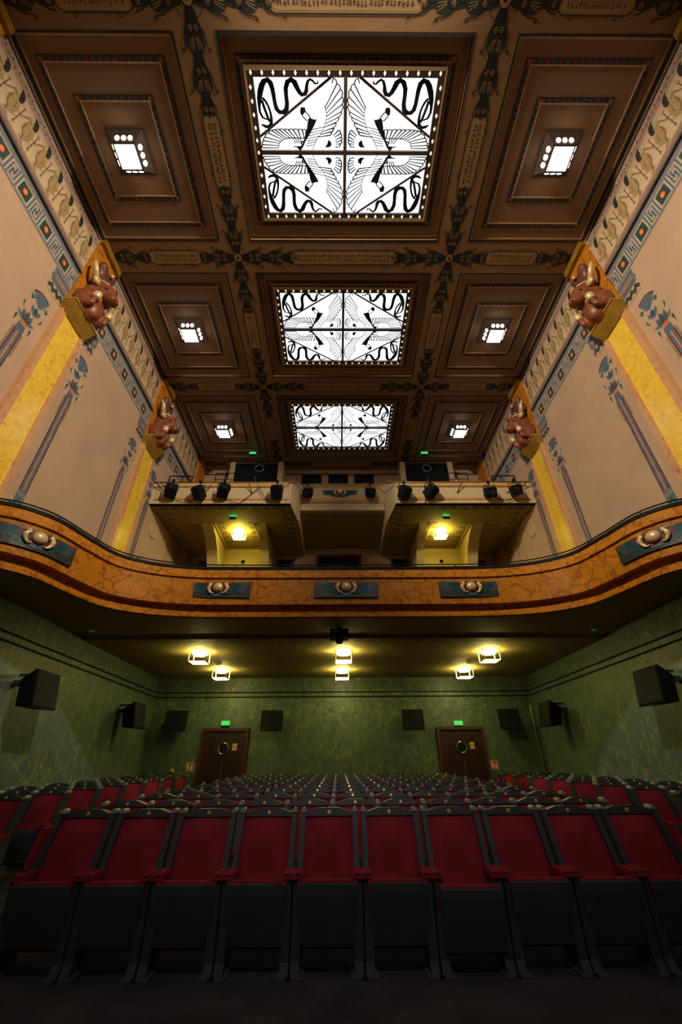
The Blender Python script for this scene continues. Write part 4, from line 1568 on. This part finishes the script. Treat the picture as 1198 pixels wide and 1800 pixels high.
zigzag_frieze()
for i, (x0, x1) in enumerate(((-1.72, -.91), (-.55, .26), (.585, 1.40))):
    b = MB()
    b.box((x0, YB - .02, 11.2), (x1, YB + .02, 12.30), 0)
    wn = b.build('window_%d' % (i + 1), 'glass_dark', kind='structure')
    b = MB()
    b.ribbon([(x0, 11.2), (x1, 11.2), (x1, 12.30), (x0, 12.30)], .05, fy(YB - .02), .02, 0, closed=True, thick=-.04)
    b.build('window_frame', 'black_paint', wn)
for s in (-1, 1):
    x0, x1 = sorted((s * 2.72, s * 4.55))
    cx = (x0 + x1) / 2 + .07
    dn = 'door_%d' % (3 if s < 0 else 4)
    b = MB()
    b.box((x0, 13.85, 8.7), (x1, 13.9, 12.45))
    dr = b.build(dn, 'spot_black', kind='structure')
    b = MB()
    for a in (x0 - .22, x1):
        b.box((a, 13.83, 8.7), (a + .22, YB, 12.50))
    b.box((x0, 13.9, 12.45), (x1, YB, 12.50))
    b.build('jamb', 'cream_paint', dr)
    b = MB()
    b.lathe([(.20, 0), (.20, .03), (.155, .03), (.155, 0)], 20, (cx - s * .05, 13.85, 12.16), ROT('X', 90))
    b.build('porthole_rim', 'steel', dr, smooth=True)
    b = MB()
    b.lathe([(.155, .012), (1e-4, .012)], 20, (cx - s * .05, 13.85, 12.16), ROT('X', 90))
    b.build('porthole_glass', 'glass_dark', dr)
    b = MB()
    b.box((cx - .08, 13.80, 11.2), (cx - .06, 13.84, 11.75))
    b.build('pull_bar', 'steel', dr)
    # rails of the stair beside the door
    t = thing('stair_rail', 'thin black stair railing in front of the %s upper balcony door' % SIDE[s], 'railing', (s * 4.2, 13.0, 10.6))
    o3 = (s * 4.2, 13.0, 10.6)
    b = MB()
    xa, xb = s * 5.0, s * 3.73
    b.tube([(xa, 13.0, 11.25), (xb, 13.0, 11.25)], .018, 6)
    b.tube([(xa, 13.0, 10.95), (xb, 13.0, 10.95)], .014, 6)
    b.build('rail', 'black_paint', t, o3)
    for x in (xa, xb):
        b = MB()
        b.tube([(x, 13.0, 8.7), (x, 13.0, 11.25)], .018, 6)
        b.build('post', 'black_paint', t, o3)
    t = thing('side_rail', 'black metal railing by the %s wall above the upper balcony parapet' % SIDE[s], 'railing', (s * 5.5, 11.6, 9.2))
    o3 = (s * 5.5, 11.6, 9.2)
    b = MB()
    for z, r in ((9.98, .022), (9.72, .018)):
        b.tube([(s * 6.05, 11.5, z), (s * 5.25, 11.5, z)], r, 6)
    b.build('rail', 'black_paint', t, o3)
    for x in (6.03, 5.25):
        b = MB()
        b.tube([(s * x, 11.5, 8.65), (s * x, 11.5, 9.98)], .022, 6)
        b.build('post', 'black_paint', t, o3)
    b = MB()
    b.box((s * 4.78 - .14, 13.80, 11.36), (s * 4.78 + .14, 13.82, 11.56), 0)
    b.box((s * 4.78 - .06, 13.795, 11.39), (s * 4.78 - .02, 13.80, 11.53), 1)
    b.box((s * 4.78 + .03, 13.795, 11.39), (s * 4.78 + .08, 13.80, 11.53), 1)
    tag(b.build('fire_sign', ['sign_red', 'sign_white']), 'tiny red and white notice beside the %s upper balcony door' % SIDE[s], 'sign')
# mezzanine rear wall below the upper balcony
for s in (-1, 1):
    for nm, x0, x1, z0, z1, lab in (('a', 4.90, 5.50, 4.3, 8.38, ''), ('b', 1.93, 2.47, 4.3, 8.45, '')):
        a, c = sorted((s * x0, s * x1))
        b = MB()
        b.box((a, YB - .04, z0), (c, YB, z1 - .3))
        d = b.build('door_%d' % ({(-1, 'a'): 5, (-1, 'b'): 6, (1, 'b'): 7, (1, 'a'): 8}[(s, nm)]), 'black_paint', kind='structure')
        b = MB()
        b.ribbon([(a, z0), (a, z1 - .3), (c, z1 - .3), (c, z0)], .09, fy(YB - .04), .02, 0, thick=-.06)
        b.build('door_frame', 'dark_brown', d)
b = MB()
b.box((-.95, YB - .03, 7.2), (.68, YB, 8.30))
wn = b.build('window_4', 'glass_dark', kind='structure')
b = MB()
b.ribbon([(-.95, 7.2), (.68, 7.2), (.68, 8.30), (-.95, 8.30)], .10, fy(YB - .03), .03, 0, closed=True, thick=-.06)
b.box((-.17, YB - .06, 7.2), (-.11, YB - .02, 8.3))
b.build('window_frame', 'door_frame_wood', wn)


# ------------------------------------------------------------------ lamps under the balconies
def lantern_meshes(gl='lantern_glow'):
    out = []
    a, h = .205, .27
    b = MB()
    b.lathe([(.19, 0), (.195, -.05), (.16, -.095), (1e-4, -.11)], 20)
    out.append(('ceiling_bowl', b.mesh('ceiling_bowl', [gl], smooth=True)))
    b = MB()
    b.box((-a + .012, -a + .012, -h - .004), (a - .012, a - .012, -h + .012))
    out.append(('glass_panel', b.mesh('glass_panel', [gl])))
    b = MB()
    b.ribbon([(-a, -a), (a, -a), (a, a), (-a, a)], .022, FC(-h), .0, 0, closed=True, thick=-.02)
    out.append(('bottom_frame', b.mesh('bottom_frame', ['white_frame'])))
    for sx in (-1, 1):
        for sy in (-1, 1):
            b = MB()
            b.box((sx * a - .011, sy * a - .011, -h), (sx * a + .011, sy * a + .011, 0))
            out.append(('post', b.mesh('post', ['white_frame'])))
    return out


LAN, LANH = lantern_meshes(), lantern_meshes('lantern_high_glow')
LPOS = [(-3.70, 10.80, 3.84, 'front row, left, under the orange balcony'), (-.03, 10.78, 3.84, 'front row, middle, under the orange balcony'), (3.70, 10.80, 3.84, 'front row, right, under the orange balcony'),
        (-3.70, 13.05, 3.84, 'rear row, left, under the orange balcony'), (-.05, 13.15, 3.84, 'rear row, middle, under the orange balcony'), (3.66, 13.05, 3.84, 'rear row, right, under the orange balcony'),
        (-3.61, 12.45, ZS, 'left one under the cream upper balcony'), (3.42, 12.45, ZS, 'right one under the cream upper balcony')]
for x, y, z, lab in LPOS:
    t = thing('lantern', 'glowing yellow box lantern on the ceiling, ' + lab, 'lamp', (x, y, z), 0, 'box lanterns under the balconies')
    for n_, me in (LAN if z < 5 else LANH):
        link(n_, me, t)


def exit_sign(name, x, y, z, wd, h, lab, dim=False, hang=True):
    t = thing(name, lab, 'sign', (x, y, z))
    b = MB()
    b.box((-wd / 2, -.02, -h / 2), (wd / 2, .03, h / 2))
    b.build('sign_face', 'exit_dim' if dim else 'exit_glow', t)
    if not dim:
        b = MB()
        k = h / .16
        f = lambda u, v, w_: (u * k, -.021 - w_, v * k)
        # doorway, running man, arrow
        b.ribbon([(-.15, -.06), (-.15, .06), (-.085, .06), (-.085, -.06)], .012, f, .002)
        b.disc((-.105, .035), .014, f, .003, 0, 8)
        b.ribbon([(-.11, .018), (-.12, -.015), (-.10, -.035), (-.115, -.062)], .015, f, .003)
        b.ribbon([(-.12, -.015), (-.14, -.04)], .013, f, .003)
        b.ribbon([(-.135, .01), (-.11, .012), (-.09, .0)], .010, f, .003)
        b.ribbon([(.07, .055), (.07, -.02)], .024, f, .003)
        b.fill([(.03, -.01), (.07, -.06), (.11, -.01)], f, .003)
        b.build('pictogram', 'sign_white', t)
        b = MB()
        b.box((-wd / 2, -.02, -h / 2 - .075), (wd / 2, .03, -h / 2))
        b.build('housing', 'black_paint', t)
    if hang:
        b = MB()
        b.box((-wd / 2 + .02, 0, h / 2), (-wd / 2 + .035, .015, h / 2 + .22))
        b.box((wd / 2 - .035, 0, h / 2), (wd / 2 - .02, .015, h / 2 + .22))
        b.build('hanger', 'black_paint', t)
    return t


exit_sign('exit_sign', -3.72, 14.44, 2.50, .26, .125, 'green running man exit sign above the left stalls door', hang=False)
exit_sign('exit_sign', 3.62, 14.44, 2.46, .26, .125, 'green running man exit sign above the right stalls door', hang=False)
exit_sign('exit_sign', -3.67, 13.02, 12.31, .27, .12, 'green exit sign hanging before the left upper balcony door')
exit_sign('exit_sign', 3.42, 13.02, 12.31, .27, .12, 'green exit sign hanging before the right upper balcony door')
exit_sign('exit_sign', -3.57, 11.33, 8.24, .22, .075, 'small green exit sign under the left wing of the upper balcony')
exit_sign('exit_sign', 3.36, 11.33, 8.24, .22, .075, 'small green exit sign under the right wing of the upper balcony')
exit_sign('emergency_light', -5.57, 9.0, 3.87, .10, .03, 'dim green emergency light under the orange balcony, left side', True, False)
exit_sign('emergency_light', 5.55, 9.1, 3.87, .10, .03, 'dim green emergency light under the orange balcony, right side', True, False)

# ceiling projector under the balcony
t = thing('projector', 'black ceiling projector with round lens under the middle of the orange balcony', 'projector', (-.145, 8.95, 3.90))
b = MB()
b.box((-.20, -.16, -.22), (.20, .22, -.05))
b.build('housing', 'spot_black', t)
b = MB()
b.box((-.05, -.03, -.05), (.05, .05, 0))
b.build('ceiling_mount', 'spot_black', t)
b = MB()
b.ell((0, -.12, -.29), (.095, .095, .095), 16, 10)
b.build('lens_dome', 'glass_dark', t, smooth=True)
b = MB()
b.lathe([(.06, -.02), (.06, .06), (.04, .06)], 12, (-.10, -.18, -.12), ROT('X', 90))
b.build('side_lens', 'bronze_frame', t)
for s in (-1, 1):
    b = MB()
    b.lathe([(.09, 0), (.085, -.03), (.05, -.05), (1e-4, -.055)], 14, (s * 3.58, 12.15, 3.84))
    tag(b.build('smoke_detector', 'cream_paint', smooth=True), 'small round smoke detector on the low ceiling between the %s lanterns' % SIDE[s], 'detector')

# ------------------------------------------------------------------ lower rear wall
b = MB()
for z in (3.24, 3.38):
    b.box((-HX, YB - .03, z), (HX, YB, z + .028))
b.build('moulding', 'black_paint', wall_b)
b = MB()
b.tube([(5.98, YB - .12, .17), (5.98, YB - .12, 2.95)], .018, 6)
tag(b.build('conduit', 'steel'), 'pale vertical conduit pipe in the rear right corner of the green wall', 'pipe')
zf = floor_z(YB)
for s in (-1, 1):
    x0, x1 = (-4.40, -2.95) if s < 0 else (2.90, 4.37)
    b = MB()
    b.box((x0 + .08, YB - .03, zf), (x1 - .08, YB + .02, 2.28))
    d = b.build('door_%d' % (1 if s < 0 else 2), 'door_wood', kind='structure')
    b = MB()
    b.box((x0, YB - .10, zf), (x0 + .085, YB, 2.28))
    b.box((x1 - .085, YB - .10, zf), (x1, YB, 2.28))
    b.box((x0, YB - .10, 2.275), (x1, YB, 2.36))
    b.build('door_frame', 'door_frame_wood', d)
    b = MB()
    b.box((x0 + .34, YB - .034, zf), (x0 + .352, YB - .028, 2.28))
    b.build('panel_joint', 'black_paint', d)
    cx = (x0 + x1) / 2 - .01
    b = MB()
    b.lathe([(.165, 0), (.17, .03), (.15, .045), (.13, .03), (.13, 0)], 22, (cx, YB - .03, 1.80), ROT('X', 90))
    b.build('porthole_rim', 'chrome', d, smooth=True)
    b = MB()
    b.lathe([(.13, .01), (1e-4, .012)], 20, (cx, YB - .03, 1.80), ROT('X', 90))
    b.build('porthole_glass', 'glass_dark', d)
    b = MB()
    b.tube([(cx + .01, YB - .075, .85), (cx + .01, YB - .075, 1.44)], .010, 6)
    b.build('pull_bar', 'steel', d)
    for k in range(2):
        b = MB()
        b.box((cx + .26, YB - .036, 1.855 - k * .10), (cx + .40, YB - .03, 1.935 - k * .10), 0)
        for q in range(2):
            b.box((cx + .28, YB - .038, 1.905 - k * .10 - q * .025), (cx + .37 - q * .03, YB - .036, 1.912 - k * .10 - q * .025), 1)
        b.build('door_plate', ['sign_yellow', 'brown_paint'], d)
    # fire sign and extinguisher beside the door
    xs_ = -4.63 if s < 0 else 4.55
    t = thing('fire_extinguisher_sign', 'square red fire extinguisher sign beside the %s stalls door' % SIDE[s], 'sign', (xs_, YB - .01, 1.33))
    b = MB()
    b.box((-.115, -.006, -.115), (.115, 0, .115))
    b.build('sign_border', 'sign_white', t)
    b = MB()
    b.box((-.103, -.010, -.103), (.103, -.006, .103))
    b.build('sign_face', 'sign_red', t)
    b = MB()
    f = lambda u, v, w_: (u, -.010 - w_, v)
    b.fill([(-.075, -.08), (-.025, -.08), (-.025, .03), (-.035, .055), (-.065, .055), (-.075, .03)], f, .002)
    b.ribbon([(-.05, .055), (-.05, .08), (-.02, .085)], .015, f, .002)
    b.ribbon([(-.05, .075), (-.085, .05), (-.088, .0)], .01, f, .002)
    b.fill([(.02, -.08), (.075, -.08), (.06, -.03), (.085, .0), (.055, .08), (.04, .04), (.015, .0)], f, .002)
    b.build('pictogram', 'sign_white', t)
    t = thing('fire_extinguisher', 'dark red fire extinguisher hanging under the red sign by the %s stalls door' % SIDE[s], 'extinguisher', (xs_ + s * .02, YB - .10, .52))
    b = MB()
    b.lathe([(.06, 0), (.075, .02), (.075, .40), (.06, .46), (.025, .49), (.025, .52)], 14)
    b.build('cylinder', 'extinguisher_red', t, smooth=True)
    b = MB()
    b.box((-.02, -.06, .52), (.02, .05, .55))
    b.tube([(0, .0, .53), (.07, -.03, .50), (.10, -.02, .35), (.095, 0, .12)], .012, 6)
    b.build('valve_and_hose', 'spot_black', t)
# little amber lamp behind the left side seats
t = thing('aisle_lamp', 'small amber wall lamp glowing low on the left rear wall', 'lamp', (-5.13, YB - .03, 1.20))
b = MB()
b.box((-.06, -.03, -.03), (.06, .02, .02))
b.build('lamp_base', 'gilt_dark', t)
b = MB()
b.ell((0, -.03, .04), (.06, .05, .06), 12, 8)
b.build('lamp_glass', 'orange_paint', t, smooth=True)


# ---- loudspeakers
def speaker(loc, rz, tilt, lab, sc=1.0):
    t = thing('loudspeaker', lab, 'speaker', loc, rz, 'surround loudspeakers on the green walls')
    R = ROT('X', tilt)
    b = MB()
    P = []
    for y, hw, z0, z1 in ((.0, .20, -.24, .20), (-.36, .36, -.33, .30)):
        P += [(-hw, y, z0), (hw, y, z0), (hw, y, z1), (-hw, y, z1)]
    P = [R @ (Vector(p) * sc) for p in P]
    b.hexa([P[i] for i in range(8)])
    b.build('cabinet', 'spot_black', t)
    b = MB()
    Q = [R @ (Vector(p) * sc) for p in ((-.33, -.365, -.30), (.33, -.365, -.30), (.33, -.365, .27), (-.33, -.365, .27), (-.33, -.38, -.30), (.33, -.38, -.30), (.33, -.38, .27), (-.33, -.38, .27))]
    b.hexa(Q)
    b.build('grille', 'black_paint', t)
    b = MB()
    b.box((-.12, .0, .12), (.12, .22, .20))
    b.box((-.02, -.14, .28), (.02, .22, .33))
    b.build('wall_bracket', 'plaque_grey', t)
    return t


speaker((-5.82, 8.02, 2.48), PI / 2, -10, 'big black loudspeaker on the left green wall, nearest the camera', 1.0)
speaker((-5.85, 12.2, 2.46), PI / 2, -10, 'black loudspeaker on the left green wall near the rear corner')
speaker((5.82, 7.95, 2.48), -PI / 2, -10, 'big black loudspeaker on the right green wall, nearest the camera')
speaker((5.85, 12.4, 2.46), -PI / 2, -10, 'black loudspeaker on the right green wall near the rear corner')
speaker((-5.10, 14.24, 2.50), 0, -6, 'black loudspeaker on the rear wall left of the left stalls door', .92)
speaker((-2.20, 14.28, 2.50), 0, -6, 'black loudspeaker on the rear wall right of the left stalls door', .92)
speaker((2.12, 14.28, 2.50), 0, -6, 'black loudspeaker on the rear wall left of the right stalls door', .92)
speaker((5.08, 14.28, 2.50), 0, -6, 'black loudspeaker on the rear wall right of the right stalls door', .92)


# ------------------------------------------------------------------ seats
def seat_parts(wd, arm_w, post_w):
    """local origin on the floor under the middle of the backrest front top; the sitter faces -y"""
    G = {}
    hw = wd / 2
    def lean(z):                                   # backrest front plane
        return (z - .95) * .42
    bw = hw - post_w - .012                        # half width of upholstery
    # upholstered backrest: cushioned front surface
    b = MB()
    nx, nz = 7, 8
    grid = []
    for j in range(nz + 1):
        z = .30 + j * (.933 - .30) / nz
        row = []
        for i in range(nx + 1):
            u = -1 + 2 * i / nx
            puff = .035 * (1 - u ** 4) * (1 - abs(2 * j / nz - 1) ** 6)
            if .62 < z < .74:
                puff += .006
            row.append((u * bw, lean(z) - .012 - puff, z))
        grid.append(row)
    k0 = len(b.v)
    for row in grid:
        b.v += row
    for j in range(nz):
        for i in range(nx):
            a = k0 + j * (nx + 1) + i
            b.f.append((a, a + 1, a + nx + 2, a + nx + 1))
            b.m.append(0)
    edge = [grid[0][i] for i in range(nx + 1)] + [grid[j][nx] for j in range(1, nz + 1)] + [grid[nz][i] for i in range(nx - 1, -1, -1)] + [grid[j][0] for j in range(nz - 1, 0, -1)]
    for i in range(len(edge)):
        a, c = edge[i], edge[(i + 1) % len(edge)]
        b.poly([a, c, (c[0], lean(c[2]) + .02, c[2]), (a[0], lean(a[2]) + .02, a[2])])
    G['backrest'] = b.mesh('backrest', ['velvet_red'], smooth=True)
    # black rear shell
    b = MB()
    P = []
    for z in (.25, .94):
        P += [(-bw - .01, lean(z) + .02, z), (bw + .01, lean(z) + .02, z), (bw + .01, lean(z) + .05, z), (-bw - .01, lean(z) + .05, z)]
    b.hexa(P)
    G['back_shell'] = b.mesh('back_shell', ['seat_black'])
    # crest rail, flat in the middle and sloping to the ends
    b = MB()
    tw = hw - post_w - .002
    p2 = [(-tw, .930), (tw, .930), (tw, .952), (tw * .42, .989), (-tw * .42, .989), (-tw, .952)]
    b.prism(p2, -.028, .05, lambda u, v, w_: (u, lean(v) + w_, v))
    G['crest_rail'] = b.mesh('crest_rail', ['seat_black'])
    b = MB()
    b.lathe([(.0165, 0), (.0165, .004), (.013, .006), (1e-4, .006)], 14, (0, lean(.957) - .028, .957), ROT('X', 90 - 22))
    G['number_disc'] = b.mesh('number_disc', ['brass'], smooth=False)
    b = MB()
    b.box((-.0025, lean(.957) - .037, .950), (.0025, lean(.957) - .033, .964))
    G['numeral'] = b.mesh('numeral', ['brown_paint'])
    # folded seat: red edge on top, dark underside toward the aisle
    b = MB()
    cw = hw - arm_w * .55
    prof = [(-.452, .535), (-.445, .549), (-.415, .555), (-.33, .535), (-.27, .40), (-.255, .18), (-.30, .15), (-.36, .17), (-.405, .35), (-.44, .48)]
    b.prism(prof, -cw, cw, lambda u, v, w_: (w_, u, v))
    G['seat_cushion'] = b.mesh('seat_cushion', ['velvet_red'])
    b = MB()
    prof = [(-.4535, .534), (-.44, .482), (-.405, .35), (-.36, .17), (-.345, .145), (-.365, .14), (-.385, .16), (-.43, .34), (-.455, .47), (-.458, .525)]
    b.prism(prof, -cw + .004, cw - .004, lambda u, v, w_: (w_, u, v))
    G['seat_underside'] = b.mesh('seat_underside', ['seat_under'])
    return G


def post_mesh(pw, top=.965):
    b = MB()
    lean = lambda z: (z - .95) * .42
    P = []
    for z in (.50, top):
        P += [(-pw / 2, lean(z) - .055, z), (pw / 2, lean(z) - .055, z), (pw / 2, lean(z) + .04, z), (-pw / 2, lean(z) + .04, z)]
    b.hexa(P)
    me = b.mesh('side_post', ['post_grey'])
    b = MB()
    n = 10
    arc = [(pw / 2 * 1.02 * cos(PI * i / n), top - .003 + pw * .78 * sin(PI * i / n)) for i in range(n + 1)]
    b.prism(arc, -.062, .045, lambda u, v, w_: (u, lean(v) + w_, v))
    return me, b.mesh('post_cap', ['cap_grey'])


def arm_mesh(aw):
    b = MB()
    prof = [(-.445, .555), (-.435, .580), (-.40, .588), (-.16, .585), (-.14, .575), (-.14, .545), (-.43, .54)]
    hw = aw / 2
    for (a, c, dz) in ((-hw, hw, 0),):
        b.prism(prof, a, c, lambda u, v, w_: (w_, u, v))
    b.prism([(-.44, .585), (-.15, .585), (-.15, .592), (-.43, .594)], -hw * .7, hw * .7, lambda u, v, w_: (w_, u, v))
    return b.mesh('armrest', ['velvet_red'])


def panel_mesh(aw):
    b = MB()
    hw = aw * .42
    prof = [(-.43, .545), (-.14, .545), (-.12, .50), (-.16, .08), (-.14, .0), (-.44, .0), (-.40, .08), (-.425, .45)]
    b.prism(prof, -hw, hw, lambda u, v, w_: (w_, u, v))
    b.box((-hw - .03, -.47, .0), (hw + .03, -.14, .012))
    return b.mesh('pedestal', ['seat_under'])


def end_panel_mesh():
    b = MB()
    lean = lambda z: (z - .95) * .42
    b.prism([(-.30, .61), (-.235, .62), (lean(.88) - .01, .88), (lean(.88) - .17, .865)], -.02, .02, lambda u, v, w_: (w_, u, v))
    return b.mesh('end_pad', ['velvet_red'])


G1, G2 = seat_parts(.562, .075, .045), seat_parts(.52, .095, .05)
PM1, PC1 = post_mesh(.045)
PM2, PC2 = post_mesh(.055, .945)
AM1, AM2, KM1, KM2 = arm_mesh(.078), arm_mesh(.095), panel_mesh(.078), panel_mesh(.095)
EP = end_panel_mesh()


def add_side(t, x, pm, pc, am, km):
    o = link('side_post', pm, t, (x, 0, 0))
    link('post_cap', pc, o)
    link('armrest', am, t, (x, 0, 0))
    link('pedestal', km, t, (x, 0, 0))


def seat(loc, lab, G, wide, left, right, group, fold=0.0, pads=()):
    t = thing('cinema_seat', lab, 'seat', loc, 0, group)
    for n_ in ('backrest', 'back_shell', 'crest_rail', 'number_disc', 'seat_cushion', 'seat_underside'):
        o = link(n_, G[n_], t)
        if n_ == 'number_disc':
            link('numeral', G['numeral'], o)
        if fold and n_.startswith('seat_'):
            o.location = (0, -.03, -.035)
    if wide:
        for s in (-1, 1):
            add_side(t, s * (.281 - .041), PM1, PC1, AM1, KM1)
    else:
        if left:
            add_side(t, -.26, PM2, PC2, AM2, KM2)
        if right:
            add_side(t, .26, PM2, PC2, AM2, KM2)
    for s in pads:
        link('end_pad', EP, t, (s * .275, 0, 0), label='red upholstered end pad facing the aisle')
    return t


ROWN = ['front', 'second', 'third', 'fourth', 'fifth', 'sixth', 'seventh', 'eighth', 'ninth', 'last']
ROWY = [4.765] + [5.756 + .991 * i for i in range(9)]
ROWY[9] = 13.69
for i in range(10):
    x = .02 + (i - 4.5) * .562
    seat((x, ROWY[0], 0), 'red velvet seat in the front row, %s from the left' % ORD[i], G1, True, True, True, 'red cinema seats of the front row', fold=1.0 if i == 6 else 0.0, pads=(-1,) if i == 0 else ((1,) if i == 9 else ()))
for r in range(1, 10):
    y = ROWY[r]
    for i in range(11):
        x = .02 + (i - 5) * .52
        seat((x, y, floor_z(y - .3)), 'red velvet seat, %s row of the middle block, %s from the left' % (ROWN[r], ORD[i]), G2, False, i == 0, True, 'red cinema seats of the middle block')
    if r >= 2:
        for s in (-1, 1):
            for i in range(3):
                x = .02 + s * (4.66 + i * .52)
                seat((x, y, floor_z(y - .3)), 'red velvet seat, %s row of the %s side block, %s from the aisle' % (ROWN[r], SIDE[s], ORD[i]), G2, False, (i == 0) if s > 0 else True, True if s > 0 else (i == 0), 'red cinema seats of the %s side block' % SIDE[s])
